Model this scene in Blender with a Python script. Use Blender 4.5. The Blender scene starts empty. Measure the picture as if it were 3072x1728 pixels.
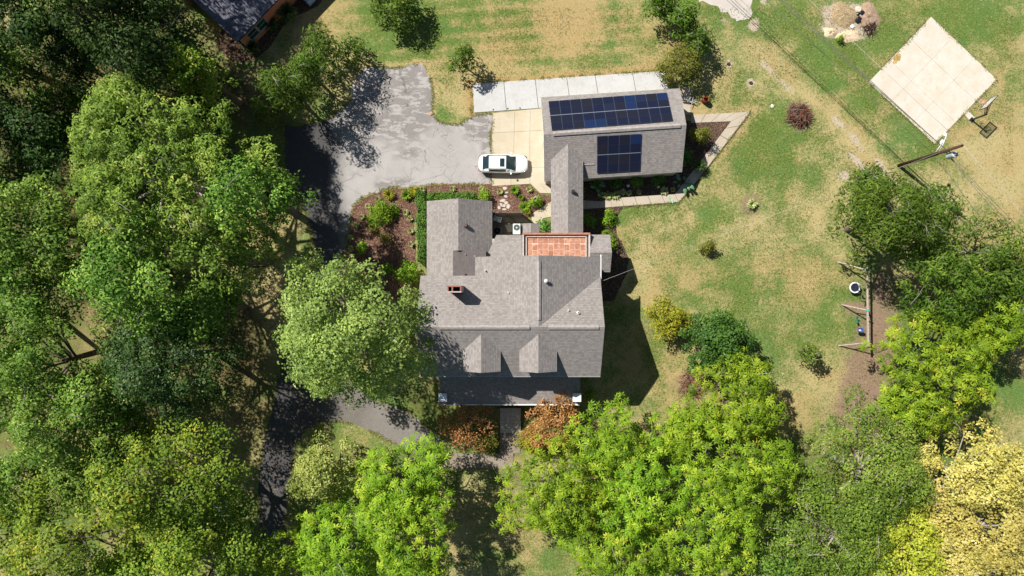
import bpy, bmesh, math, random
import numpy as np
from mathutils import Vector, Matrix, Quaternion

# ------------------------------------------------------------------ camera, sky, sun, exposure
S = bpy.context.scene
COL = S.collection
H = 70.4          # flying height of the camera above the lawn (m)
F = 2114.0        # focal length in units of a 3072 wide frame
cam = bpy.data.cameras.new("camera"); cam_o = bpy.data.objects.new("camera", cam); COL.objects.link(cam_o)
cam.sensor_width = 36; cam.lens = 36 * F / 3072; cam.clip_start = 0.5; cam.clip_end = 3000
cam_o.location = (0, 0, H); cam_o.rotation_euler = (0, 0, 0); S.camera = cam_o
SUN_EL = math.radians(49.5); SH = math.radians(38.5)      # shadows fall to the right and 38.5 deg downwards
world = bpy.data.worlds.new("World"); S.world = world; world.use_nodes = True
wn = world.node_tree.nodes; wl = world.node_tree.links; wn.clear()
sky = wn.new("ShaderNodeTexSky"); sky.sky_type = 'NISHITA'; sky.sun_disc = False
sky.sun_elevation = SUN_EL; sky.sun_rotation = math.atan2(-math.cos(SH), math.sin(SH)); sky.air_density = 1.0; sky.dust_density = 0.6
bg = wn.new("ShaderNodeBackground"); bg.inputs[1].default_value = 0.05
wo = wn.new("ShaderNodeOutputWorld"); wl.new(sky.outputs[0], bg.inputs[0]); wl.new(bg.outputs[0], wo.inputs[0])
sun = bpy.data.lights.new("sun", 'SUN'); sun.energy = 5.0; sun.angle = math.radians(0.53); sun.color = (1.0, 0.955, 0.87)
sun_o = bpy.data.objects.new("sun", sun); COL.objects.link(sun_o)
sd = Vector((math.cos(SH) * math.cos(SUN_EL), -math.sin(SH) * math.cos(SUN_EL), -math.sin(SUN_EL)))
sun_o.rotation_euler = sd.to_track_quat('-Z', 'Y').to_euler(); sun_o.location = (-40, 30, 60)
S.view_settings.view_transform = 'Standard'; S.view_settings.look = 'None'
S.view_settings.exposure = 0.45; S.view_settings.gamma = 1.0; S.view_settings.use_curve_mapping = False
S.cycles.max_bounces = 5; S.cycles.diffuse_bounces = 2; S.cycles.glossy_bounces = 2; S.cycles.transmission_bounces = 3
S.cycles.transparent_max_bounces = 4; S.cycles.caustics_reflective = False; S.cycles.caustics_refractive = False

# ------------------------------------------------------------------ helpers
def W(px, py, z=0.0):
    k = (H - z) / F
    return Vector(((px - 1536) * k, -(py - 864) * k, z))
def tag(o, label=None, cat=None, group=None, kind=None):
    if label: o['label'] = label
    if cat: o['category'] = cat
    if group: o['group'] = group
    if kind: o['kind'] = kind
    return o
def empty(name, loc=(0, 0, 0), rz=0.0, **k):
    o = bpy.data.objects.new(name, None); COL.objects.link(o); o.location = loc; o.rotation_euler = (0, 0, rz)
    o.empty_display_size = 0.3
    return tag(o, **k)
def link(name, me, mat=None, parent=None, smooth=False, **k):
    o = bpy.data.objects.new(name, me); COL.objects.link(o)
    if mat is not None:
        for m in (mat if isinstance(mat, (list, tuple)) else [mat]): me.materials.append(m)
    if smooth and len(me.polygons): me.polygons.foreach_set('use_smooth', [True] * len(me.polygons))
    if parent is not None: o.parent = parent
    return tag(o, **k)
def bobj(name, bm, mat, parent=None, smooth=False, **k):
    bmesh.ops.recalc_face_normals(bm, faces=bm.faces)
    me = bpy.data.meshes.new(name); bm.to_mesh(me); bm.free()
    return link(name, me, mat, parent, smooth, **k)
def fast_mesh(name, verts, quads, nper=4, attr=None, uv=None, mats=None):
    me = bpy.data.meshes.new(name)
    nv = len(verts); nf = len(quads)
    me.vertices.add(nv); me.vertices.foreach_set('co', np.asarray(verts, np.float32).ravel())
    me.loops.add(nf * nper); me.loops.foreach_set('vertex_index', np.asarray(quads, np.int32).ravel())
    me.polygons.add(nf); me.polygons.foreach_set('loop_start', np.arange(nf, dtype=np.int32) * nper)
    if attr is not None:
        a = me.attributes.new('lr', 'FLOAT', 'POINT'); a.data.foreach_set('value', np.asarray(attr, np.float32).ravel())
    me.update(calc_edges=True)
    return me
def box(bm, c, s, rz=0.0, bevel=0.0, rot=None):
    m = Matrix.Translation(c) @ (rot if rot is not None else Matrix.Rotation(rz, 4, 'Z')) @ Matrix.Diagonal((s[0], s[1], s[2], 1))
    r = bmesh.ops.create_cube(bm, size=1.0, matrix=m)
    if bevel > 0:
        es = {e for v in r['verts'] for e in v.link_edges}
        bmesh.ops.bevel(bm, geom=list(es), offset=bevel, segments=1, affect='EDGES')
def tube(bm, pts, rad, n=8, cap=True):
    pts = [Vector(p) for p in pts]; rings = []
    for i, p in enumerate(pts):
        a = pts[max(i - 1, 0)]; b = pts[min(i + 1, len(pts) - 1)]
        d = (b - a).normalized(); u = d.orthogonal().normalized()
        if i > 0:
            u = (pu - d * pu.dot(d)); u = u.normalized() if u.length > 1e-5 else d.orthogonal().normalized()
        pu = u; v = d.cross(u); r = rad[i] if isinstance(rad, (list, tuple)) else rad
        rings.append([bm.verts.new(p + (u * math.cos(2 * math.pi * k / n) + v * math.sin(2 * math.pi * k / n)) * r) for k in range(n)])
    for a, b in zip(rings, rings[1:]):
        for k in range(n): bm.faces.new((a[k], a[(k + 1) % n], b[(k + 1) % n], b[k]))
    if cap: bm.faces.new(rings[0][::-1]); bm.faces.new(rings[-1])
def lathe(bm, prof, c=(0, 0, 0), n=20, close=False):
    c = Vector(c); rings = [[bm.verts.new(c + Vector((r * math.cos(2 * math.pi * k / n), r * math.sin(2 * math.pi * k / n), z))) for k in range(n)] for r, z in prof]
    for a, b in zip(rings, rings[1:]):
        for k in range(n): bm.faces.new((a[k], a[(k + 1) % n], b[(k + 1) % n], b[k]))
    if close: bm.faces.new(rings[0][::-1]); bm.faces.new(rings[-1])
def prism(bm, poly, z0, z1):
    bot = [bm.verts.new((p[0], p[1], z0)) for p in poly]; top = [bm.verts.new((p[0], p[1], z1)) for p in poly]
    n = len(poly); bm.faces.new(top); bm.faces.new(bot[::-1])
    for i in range(n): bm.faces.new((bot[i], bot[(i + 1) % n], top[(i + 1) % n], top[i]))
def smooth_poly(pts, it=2):
    for _ in range(it):
        q = []
        for i in range(len(pts)):
            a = Vector(pts[i][:2]); b = Vector(pts[(i + 1) % len(pts)][:2]); q += [a * .75 + b * .25, a * .25 + b * .75]
        pts = q
    return pts
def rough_poly(pts, step=0.35, amp=0.06, seed=1):
    rnd = random.Random(seed); q = []
    for i in range(len(pts)):
        a = Vector(pts[i][:2]); b = Vector(pts[(i + 1) % len(pts)][:2]); L = (b - a).length; n = max(1, int(L / step))
        for k in range(n): q.append(a.lerp(b, k / n) + Vector((rnd.gauss(0, amp), rnd.gauss(0, amp))))
    return q
def inside(poly, x, y):
    """vectorised point in polygon"""
    c = np.zeros(np.shape(x), bool); n = len(poly); j = n - 1
    for i in range(n):
        xi, yi = poly[i][0], poly[i][1]; xj, yj = poly[j][0], poly[j][1]
        c ^= ((yi > y) != (yj > y)) & (x < (xj - xi) * (y - yi) / (yj - yi + 1e-12) + xi); j = i
    return c
def P(lst, z=0.0): return [W(a, b, z) for a, b in lst]

# ------------------------------------------------------------------ materials
class M:
    """tiny node-graph helper"""
    def __init__(s, name, rough=0.8, spec=0.3, metal=0.0):
        s.m = bpy.data.materials.new(name); s.m.use_nodes = True; s.t = s.m.node_tree; s.n = s.t.nodes
        s.b = s.n["Principled BSDF"]; s.b.inputs['Roughness'].default_value = rough
        s.b.inputs['Specular IOR Level'].default_value = spec; s.b.inputs['Metallic'].default_value = metal
    def L(s, a, b): s.t.links.new(a, b)
    def coord(s, kind='Object'): return s.n.new('ShaderNodeTexCoord').outputs[kind]
    def mapped(s, src, sc=(1, 1, 1), rot=(0, 0, 0)):
        m = s.n.new('ShaderNodeMapping'); m.inputs['Scale'].default_value = sc; m.inputs['Rotation'].default_value = rot; s.L(src, m.inputs[0]); return m.outputs[0]
    def noise(s, scale, detail=3, rough=0.55, vec=None, dist=0.0, out=0):
        n = s.n.new('ShaderNodeTexNoise'); n.inputs['Scale'].default_value = scale; n.inputs['Detail'].default_value = detail
        n.inputs['Roughness'].default_value = rough; n.inputs['Distortion'].default_value = dist
        s.L(vec if vec is not None else s.coord(), n.inputs['Vector']); return n.outputs[out]
    def ramp(s, f, stops):
        r = s.n.new('ShaderNodeValToRGB'); cr = r.color_ramp
        while len(cr.elements) < len(stops): cr.elements.new(0.5)
        for e, (p, c) in zip(cr.elements, stops): e.position = p; e.color = (c, c, c, 1) if not isinstance(c, (tuple, list)) else (*c, 1)
        s.L(f, r.inputs[0]); return r.outputs[0]
    def mix(s, f, a, b, mode='MIX'):
        m = s.n.new('ShaderNodeMix'); m.data_type = 'RGBA'; m.blend_type = mode
        if isinstance(f, (int, float)): m.inputs[0].default_value = f
        else: s.L(f, m.inputs[0])
        for v, i in ((a, 6), (b, 7)):
            if isinstance(v, (tuple, list)): m.inputs[i].default_value = (*v, 1)
            else: s.L(v, m.inputs[i])
        return m.outputs[2]
    def math(s, op, a, b=0.0, clamp=False):
        m = s.n.new('ShaderNodeMath'); m.operation = op; m.use_clamp = clamp
        for v, i in ((a, 0), (b, 1)):
            if isinstance(v, (int, float)): m.inputs[i].default_value = v
            else: s.L(v, m.inputs[i])
        return m.outputs[0]
    def attr(s, name, out='Fac'):
        a = s.n.new('ShaderNodeAttribute'); a.attribute_name = name; return a.outputs[out]
    def sep(s, c):
        a = s.n.new('ShaderNodeSeparateColor'); s.L(c, a.inputs[0]); return a.outputs
    def rand(s): return s.n.new('ShaderNodeObjectInfo').outputs['Random']
    def color(s, c):
        if isinstance(c, (tuple, list)): s.b.inputs['Base Color'].default_value = (*c, 1)
        else: s.L(c, s.b.inputs['Base Color'])
        return s
    def bump(s, h, strength=0.5, dist=0.02):
        b = s.n.new('ShaderNodeBump'); b.inputs['Strength'].default_value = strength; b.inputs['Distance'].default_value = dist
        s.L(h, b.inputs['Height']); s.L(b.outputs[0], s.b.inputs['Normal']); return s
def plain(name, c, rough=0.7, spec=0.3, metal=0.0, vary=0.25, scale=6.0, bump=0.0):
    m = M(name, rough, spec, metal); n = m.noise(scale, 4)
    d = tuple(v * (1 - vary) for v in c); e = tuple(min(1, v * (1 + vary)) for v in c)
    m.color(m.ramp(n, [(0.3, d), (0.7, e)]))
    if bump: m.bump(m.noise(scale * 6, 3), bump, 0.01)
    return m.m
def leaf_mat(name, dark, mid, light, accent=None, trans=0.24, gloss=0.15):
    m = M(name, 0.55, gloss); a = m.attr('lr')
    big = m.noise(0.35, 2, vec=m.coord('Object'))
    c = m.ramp(a, [(0.0, dark), (0.45, mid), (0.9, light)] + ([(0.97, accent)] if accent else []))
    c = m.mix(m.ramp(big, [(0.35, 0.0), (0.7, 0.6)]), c, m.mix(1.0, c, (0.72, 0.8, 0.75), 'MULTIPLY'))
    c = m.mix(m.ramp(m.noise(.8, 3, vec=m.coord('Object')), [(.45, 0.0), (.65, .6)]), c, m.mix(1.0, c, (1.10, 1.08, .85), 'MULTIPLY'))
    r = m.rand(); hs = m.n.new('ShaderNodeHueSaturation'); m.L(c, hs.inputs['Color'])
    m.L(m.math('ADD', m.math('MULTIPLY', r, 0.02), 0.484), hs.inputs['Hue']); m.L(m.math('ADD', m.math('MULTIPLY', r, 0.25), 0.88), hs.inputs['Value'])
    c = hs.outputs[0]; m.color(c)
    tr = m.n.new('ShaderNodeBsdfTranslucent'); m.L(m.mix(1.0, c, (1.25, 1.3, 0.7), 'MULTIPLY'), tr.inputs[0])
    mx = m.n.new('ShaderNodeMixShader'); mx.inputs[0].default_value = trans
    m.L(m.b.outputs[0], mx.inputs[1]); m.L(tr.outputs[0], mx.inputs[2]); m.L(mx.outputs[0], m.n['Material Output'].inputs[0])
    return m.m
LM = {
 'pecan':  leaf_mat('pecan_leaf', (.07, .14, .012), (.20, .35, .022), (.37, .50, .04), (.55, .56, .07), .27),
 'oak':    leaf_mat('oak_leaf', (.038, .10, .014), (.125, .255, .036), (.31, .46, .085), (.50, .55, .17)),
 'oaklit': leaf_mat('walnut_leaf', (.06, .13, .020), (.165, .31, .045), (.35, .51, .09), (.52, .56, .15), .27),
 'yellowing': leaf_mat('yellowing_leaf', (.06, .13, .014), (.17, .30, .035), (.38, .48, .06), (.72, .60, .08), .27),
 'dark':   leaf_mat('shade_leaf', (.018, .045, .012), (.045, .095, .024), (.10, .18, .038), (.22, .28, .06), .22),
 'maple':  leaf_mat('silver_maple_leaf', (.095, .155, .040), (.25, .35, .085), (.46, .56, .17), (.62, .68, .30), .34),
 'sage':   leaf_mat('grey_green_leaf', (.13, .17, .04), (.28, .34, .08), (.46, .50, .14), (.60, .58, .25), .27),
 'hack':   leaf_mat('hackberry_leaf', (.030, .075, .010), (.085, .165, .020), (.18, .28, .035), (.30, .38, .06), .28),
 'grey':   leaf_mat('willow_oak_leaf', (.055, .11, .016), (.15, .25, .034), (.28, .38, .06), (.44, .44, .14)),
 'cream':  leaf_mat('pale_yellow_leaf', (.30, .30, .055), (.58, .52, .13), (.76, .68, .24), (.84, .78, .40)),
 'lemon':  leaf_mat('yellow_green_leaf', (.18, .23, .020), (.42, .46, .045), (.62, .60, .09), (.76, .66, .14)),
 'magnolia': leaf_mat('magnolia_leaf', (.014, .045, .008), (.035, .085, .014), (.085, .16, .028), (.32, .36, .12), .14, .35),
 'magnolia2': leaf_mat('bright_magnolia_leaf', (.014, .055, .008), (.042, .12, .014), (.095, .21, .028), (.22, .33, .09), .18, .3),
 'myrtle': leaf_mat('bronze_leaf', (.13, .075, .025), (.38, .18, .070), (.62, .32, .13), (.40, .36, .08)),
 'shrub':  leaf_mat('shrub_leaf', (.05, .12, .010), (.15, .29, .020), (.32, .46, .04), None),
 'deep':   leaf_mat('evergreen_leaf', (.03, .095, .012), (.085, .21, .028), (.18, .36, .055), None, .2, .2),
 'gold':   leaf_mat('golden_shrub_leaf', (.11, .125, .012), (.27, .29, .025), (.46, .46, .045), (.62, .50, .05)),
 'olive':  leaf_mat('olive_juniper_leaf', (.06, .075, .014), (.15, .17, .028), (.28, .29, .05), (.38, .30, .08)),
 'variegated': leaf_mat('variegated_leaf', (.16, .22, .06), (.40, .46, .16), (.66, .68, .34), (.78, .78, .50)),
 'blue':   leaf_mat('pampas_leaf', (.035, .08, .03), (.08, .16, .05), (.18, .28, .09), None, .2),
}
bark = plain('bark', (.15, .12, .095), .9, .1, vary=.4, scale=9, bump=.6)
pale_bark = plain('pale_bark', (.34, .30, .26), .85, .1, vary=.3, scale=7, bump=.4)
def concrete(name, c, tint=(.8, .72, .58), st=0.35, seed=0.0):
    m = M(name, 0.85, 0.25); v = m.coord(); r = m.rand()
    base = m.mix(m.ramp(m.noise(0.9, 5, vec=v), [(0.35, 0.0), (0.75, 1.0)]), c, tuple(a * b for a, b in zip(c, tint)))
    base = m.mix(m.math('MULTIPLY', m.ramp(m.noise(3.5, 6, 0.7, vec=v, dist=.4), [(0.52, 0.0), (0.72, 1.0)]), st), base, tuple(a * .55 for a in c))
    base = m.mix(m.math('MULTIPLY', m.ramp(m.noise(45, 2, vec=v), [(0.4, 0.0), (0.8, 1.0)]), 0.22), base, tuple(a * .5 for a in c))
    base = m.mix(m.math('MULTIPLY', r, 0.16), base, tuple(a * .72 for a in c))
    m.color(base).bump(m.noise(30, 4, vec=v), 0.25, 0.006); return m.m
con_white = concrete('pale_concrete', (.54, .54, .535), (.86, .85, .82), .5)
con_court = concrete('court_concrete', (.64, .59, .52), (.90, .84, .74), .4)
con_tan = concrete('tan_concrete', (.56, .495, .39), (.88, .83, .72), .3)
con_walk = concrete('walk_concrete', (.50, .44, .36), (.85, .80, .7), .3)
con_old = concrete('old_walk_concrete', (.30, .25, .20), (.75, .7, .65), .5)

def asphalt_mat():
    m = M('weathered_asphalt', 0.9, 0.2); v = m.coord(); geo = m.attr('age')
    base = m.mix(m.ramp(m.noise(0.25, 5, vec=v), [(0.35, 0.0), (0.7, 1.0)]), (.44, .415, .405), (.36, .34, .33))
    base = m.mix(m.ramp(m.noise(60, 2, vec=v), [(0.35, 0.0), (0.75, .28)]), base, (.14, .135, .13))
    # worn patches where the top layer has flaked off
    ws = m.mapped(v, (1.0, 2.3, 1)); flake = m.noise(0.75, 8, 0.72, vec=ws, dist=.3)
    fl = m.math('MULTIPLY', m.ramp(flake, [(0.455, 0.0), (0.50, 1.0)]), m.ramp(m.sep(m.attr('mask', 'Color'))[0], [(0.1, 0.0), (0.6, 1.0)]))
    base = m.mix(m.math('MULTIPLY', fl, .72), base, m.mix(m.noise(9, 4, vec=v), (.12, .108, .10), (.25, .225, .21)))
    base = m.mix(m.ramp(m.noise(.55, 6, .7, vec=m.mapped(v, (1, 1, 1), (0, 0, .7))), [(.5, 0.0), (.7, .45)]), base, (.25, .235, .225))
    # cracks: warped cell borders, only where the surface has broken up
    wv = m.n.new('ShaderNodeVectorMath'); wv.operation = 'MULTIPLY_ADD'
    m.L(m.noise(1.1, 5, vec=v, out=1), wv.inputs[0]); wv.inputs[1].default_value = (.9, .9, 0); m.L(v, wv.inputs[2])
    for sc, wd, th in ((0.30, 0.008, .44), (0.85, 0.014, .50), (2.2, .03, .56)):
        vo = m.n.new('ShaderNodeTexVoronoi'); vo.feature = 'DISTANCE_TO_EDGE'; vo.inputs['Scale'].default_value = sc; m.L(wv.outputs[0], vo.inputs['Vector'])
        ln = m.ramp(vo.outputs['Distance'], [(0.0, 1.0), (wd, 0.0)])
        mk = m.ramp(m.noise(.22 + sc * .1, 3, vec=m.mapped(v, rot=(0, 0, sc))), [(th, 0.0), (th + .07, 1.0)])
        base = m.mix(m.math('MULTIPLY', m.math('MULTIPLY', ln, mk), .65), base, (.09, .082, .078))
    # older, darker lane, with the shade lying on it painted in as well
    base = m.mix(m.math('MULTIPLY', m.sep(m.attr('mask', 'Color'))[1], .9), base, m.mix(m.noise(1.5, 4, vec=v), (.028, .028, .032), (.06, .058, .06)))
    base = m.mix(m.math('MULTIPLY', m.sep(m.attr('mask', 'Color'))[2], .85), base, m.mix(m.noise(2, 5, vec=v), (.13, .115, .10), (.22, .20, .18)))
    m.color(base).bump(m.noise(40, 4, vec=v), 0.4, 0.01); return m.m
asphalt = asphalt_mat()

def ground_mat():
    m = M('lawn_and_soil', 0.95, 0.1); v = m.coord(); g = m.sep(m.attr('mask', 'Color'))
    g2 = m.sep(m.attr('mask2', 'Color'))
    n1 = m.noise(1.1, 9, 0.82, vec=v); n2 = m.noise(4.5, 7, 0.8, vec=v); n3 = m.noise(22, 3, .7, vec=v); n0 = m.noise(.22, 4, .6, vec=v)
    mot = m.math('ADD', m.math('ADD', m.math('MULTIPLY', n1, .34), m.math('MULTIPLY', n2, .36)), m.math('MULTIPLY', m.noise(13, 4, .8, vec=v), .30)); mot = m.ramp(mot, [(.41, 0.0), (.60, 1.0)])
    green = m.mix(m.ramp(n2, [(0.32, 0.0), (0.68, 1.0)]), (.07, .125, .024), (.19, .25, .055))
    green = m.mix(m.ramp(n0, [(0.4, 0.0), (0.65, .7)]), green, m.mix(n3, (.06, .15, .036), (.14, .245, .06)))
    dry = m.mix(m.ramp(n3, [(0.25, 0.0), (0.75, 1.0)]), (.28, .225, .085), (.64, .53, .28))
    orange = m.mix(n2, (.30, .20, .075), (.53, .385, .18))
    dry = m.mix(g2[0], dry, orange)
    f = m.ramp(m.math('ADD', m.math('MULTIPLY', g[0], .62), m.math('MULTIPLY', mot, .55)), [(0.38, 0.0), (.70, 1.0)])
    c = m.mix(f, green, dry)
    c = m.mix(m.ramp(m.noise(3.2, 5, .85, vec=m.mapped(v, (1, 1, 1), (0, 0, 1.1))), [(.55, 0.0), (.63, .6)]), c, (.075, .125, .028))
    c = m.mix(m.ramp(m.noise(5.5, 4, .8, vec=m.mapped(v, (1, 1, 1), (0, 0, 2.1))), [(.60, 0.0), (.68, .7)]), c, (.62, .53, .32))
    soil = m.mix(m.ramp(n2, [(0.3, 0.0), (0.7, 1.0)]), (.20, .125, .085), (.36, .26, .19))
    fs = m.ramp(m.math('ADD', g[1], m.math('MULTIPLY', m.math('SUBTRACT', mot, .5), .8)), [(0.30, 0.0), (0.85, 1.0)])
    c = m.mix(fs, c, soil)
    pale = m.mix(n2, (.38, .30, .21), (.62, .53, .42))
    fp = m.ramp(m.math('ADD', g[2], m.math('MULTIPLY', m.math('SUBTRACT', mot, .5), .6)), [(0.42, 0.0), (0.62, 1.0)])
    c = m.mix(fp, c, pale)
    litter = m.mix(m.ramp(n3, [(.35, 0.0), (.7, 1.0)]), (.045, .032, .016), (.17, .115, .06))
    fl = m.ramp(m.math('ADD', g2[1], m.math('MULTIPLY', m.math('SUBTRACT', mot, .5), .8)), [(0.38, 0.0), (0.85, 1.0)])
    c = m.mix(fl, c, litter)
    m.color(c).bump(m.math('ADD', n3, m.math('MULTIPLY', m.noise(70, 2, vec=v), .6)), 0.9, 0.05); return m.m

def mulch_mat(name, a, b, hi):
    m = M(name, 0.95, 0.1); v = m.coord(); n = m.noise(9, 6, .8, vec=v)
    vo = m.n.new('ShaderNodeTexVoronoi'); vo.inputs['Scale'].default_value = 14; m.L(v, vo.inputs['Vector'])
    c = m.mix(m.ramp(n, [(0.35, 0.0), (0.65, 1.0)]), a, b)
    c = m.mix(m.ramp(m.sep(vo.outputs['Color'])[0], [(.74, 0.0), (.86, .75)]), c, hi)
    m.color(c).bump(vo.outputs['Distance'], 0.9, 0.04); return m.m
mulch = mulch_mat('red_brown_mulch', (.075, .035, .026), (.18, .095, .07), (.36, .24, .17))
mulch_dark = mulch_mat('dark_mulch', (.045, .03, .022), (.11, .07, .05), (.25, .17, .12))

def shingle_mat(name, c0, c1, c2, tab=0.24, row=0.17):
    m = M(name, 0.92, 0.15); uv = m.coord('UV')
    br = m.n.new('ShaderNodeTexBrick'); br.offset = .5; br.offset_frequency = 1; br.squash = 1
    br.inputs['Scale'].default_value = 1.0; br.inputs['Brick Width'].default_value = tab; br.inputs['Row Height'].default_value = row
    br.inputs['Mortar Size'].default_value = 0.005; br.inputs['Bias'].default_value = 0.0; br.inputs['Mortar Smooth'].default_value = .3
    br.inputs['Color1'].default_value = (0, 0, 0, 1); br.inputs['Color2'].default_value = (1, 1, 1, 1); br.inputs['Mortar'].default_value = (.35, .35, .35, 1)
    wob = m.n.new('ShaderNodeVectorMath'); wob.operation = 'MULTIPLY_ADD'
    m.L(m.noise(2.0, 2, vec=uv, out=1), wob.inputs[0]); wob.inputs[1].default_value = (.18, 0.0, 0); m.L(uv, wob.inputs[2]); m.L(wob.outputs[0], br.inputs['Vector'])
    t = m.sep(br.outputs['Color'])[0]
    c = m.ramp(t, [(0.0, c0), (0.45, c1), (1.0, c2)])
    c = m.mix(m.ramp(m.noise(3.0, 4, vec=m.mapped(uv, (1, .5, 1))), [(.4, 0.0), (.7, .25)]), c, tuple(x * .8 for x in c1))
    vv = m.n.new('ShaderNodeSeparateXYZ'); m.L(uv, vv.inputs[0]); ph = m.math('FRACT', m.math('DIVIDE', vv.outputs[1], row)); c = m.mix(m.ramp(ph, [(.0, .55), (.22, 0.0)]), c, tuple(x * .45 for x in c0))
    c = m.mix(m.math('MULTIPLY', br.outputs['Fac'], .4), c, tuple(x * .5 for x in c0))
    c = m.mix(m.ramp(m.noise(1.0, 4, vec=m.mapped(uv, (2.2, .3, 1))), [(.45, 0.0), (.75, .3)]), c, tuple(x * .68 for x in c1))
    c = m.mix(m.ramp(m.noise(.35, 3, vec=uv), [(.4, 0.0), (.75, .25)]), c, tuple(x * .7 for x in c1))
    c = m.mix(m.ramp(m.noise(140, 2, vec=uv), [(.3, 0.0), (.8, .25)]), c, tuple(x * .55 for x in c1))
    m.color(c); return m.m
sh_main = shingle_mat('grey_brown_shingle', (.240, .217, .205), (.300, .273, .260), (.360, .330, .315), .22)
sh_blue = shingle_mat('slate_blue_shingle', (.10, .10, .13), (.17, .17, .215), (.25, .25, .30), .32, .16)
white_paint = plain('white_paint', (.72, .72, .71), .5, .4, vary=.06)
trim_grey = plain('grey_trim', (.42, .42, .42), .6, .3, vary=.1)
siding = plain('siding', (.45, .42, .37), .7, .3, vary=.08)
membrane = plain('brown_membrane', (.115, .098, .098), .7, .3, vary=.15, scale=2)
brown_metal = plain('brown_metal', (.11, .07, .065), .5, .4, vary=.1)
black_metal = plain('black_metal', (.018, .018, .02), .45, .5, vary=.2)
grey_metal = plain('grey_metal', (.46, .50, .53), .4, .5, vary=.12)
galv = plain('galvanised_metal', (.5, .51, .53), .45, .5, metal=.3, vary=.1)
red_brick_p = plain('flue_brick', (.30, .13, .10), .9, .2, vary=.35, scale=14)
soot = plain('soot', (.012, .011, .010), 1, 0)
terracotta_r = None
def terracotta():
    m = M('terracotta_tile', .75, .3); v = m.coord(); r = m.rand()
    c = m.mix(m.ramp(r, [(0, 0.0), (1, 1.0)]), (.33, .135, .085), (.50, .23, .145))
    c = m.mix(m.ramp(m.noise(2.2, 7, .75, vec=v, dist=.6), [(.5, 0.0), (.72, .75)]), c, (.68, .47, .34))
    c = m.mix(m.ramp(m.noise(5, 4, vec=v), [(.50, 0.0), (.68, .7)]), c, (.22, .11, .075))
    m.color(c); return m.m
terra = terracotta()
copper_rim = plain('faded_red_coping', (.40, .17, .12), .7, .3, vary=.25, scale=3)
def brickwall_mat():
    m = M('red_brick', .9, .15); uv = m.coord('UV'); br = m.n.new('ShaderNodeTexBrick'); m.L(uv, br.inputs['Vector'])
    br.inputs['Scale'].default_value = 1; br.inputs['Brick Width'].default_value = .21; br.inputs['Row Height'].default_value = .075; br.inputs['Mortar Size'].default_value = .008
    br.inputs['Color1'].default_value = (.52, .13, .07, 1); br.inputs['Color2'].default_value = (.64, .21, .12, 1); br.inputs['Mortar'].default_value = (.60, .38, .28, 1)
    m.color(br.outputs['Color']); return m.m
brickwall = brickwall_mat()
def solar_mat():
    m = M('solar_cells', .15, .35); r = m.rand()
    c = m.mix(m.ramp(r, [(.3, 0.0), (.75, 1.0)]), (.010, .012, .030), (.016, .015, .022))
    c = m.mix(m.ramp(r, [(.86, 0.0), (.9, 1.0)]), c, (.010, .022, .07))
    uv = m.coord('UV'); br = m.n.new('ShaderNodeTexBrick'); m.L(uv, br.inputs['Vector']); br.offset = 0
    br.inputs['Scale'].default_value = 1; br.inputs['Brick Width'].default_value = .166; br.inputs['Row Height'].default_value = .0833; br.inputs['Mortar Size'].default_value = .004
    c = m.mix(m.math('MULTIPLY', br.outputs['Fac'], .3), c, (.03, .04, .09))
    m.color(c); return m.m
solar = solar_mat()
solar_frame = plain('solar_frame', (.07, .10, .15), .4, .5, metal=.2, vary=.1)
solar_rail = plain('solar_rail', (.36, .40, .46), .35, .5, metal=.5, vary=.05)
wood_grey = plain('weathered_wood', (.42, .36, .29), .85, .2, vary=.2, scale=5)
wood_dark = plain('dark_stained_wood', (.045, .035, .03), .8, .2, vary=.3)
wood_pole = plain('creosote_wood', (.085, .042, .032), .85, .2, vary=.35, scale=5)
def car_paint():
    m = M('white_car_paint', .22, .5); m.b.inputs['Coat Weight'].default_value = .8; m.b.inputs['Coat Roughness'].default_value = .05
    m.color((.80, .81, .81)); return m.m
carp = car_paint()
glass_dark = plain('car_glass', (.015, .035, .045), .06, .6, vary=.3, scale=1.2)
rubber = plain('rubber', (.02, .02, .02), .8, .2)
flagstone = plain('flagstone', (.52, .46, .40), .85, .2, vary=.12, scale=3, bump=.4)
cloud_white = plain('white_plastic', (.74, .76, .80), .5, .4, vary=.08)

# ------------------------------------------------------------------ noise
rng = np.random.default_rng(7)
def vnoise(x, y, scale, seed):
    r = np.random.default_rng(seed); G = r.random((256, 256)); u = x * scale + 1000.3; v = y * scale + 1000.7
    i = np.floor(u).astype(int); j = np.floor(v).astype(int); fu = u - i; fv = v - j
    fu = fu * fu * (3 - 2 * fu); fv = fv * fv * (3 - 2 * fv); g = lambda a, b: G[a % 256, b % 256]
    return (g(i, j) * (1 - fu) + g(i + 1, j) * fu) * (1 - fv) + (g(i, j + 1) * (1 - fu) + g(i + 1, j + 1) * fu) * fv
def fbm(x, y, s, seed): return sum(vnoise(x, y, s * 2 ** k, seed + k) * w for k, w in enumerate((.5, .27, .15, .08)))

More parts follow.
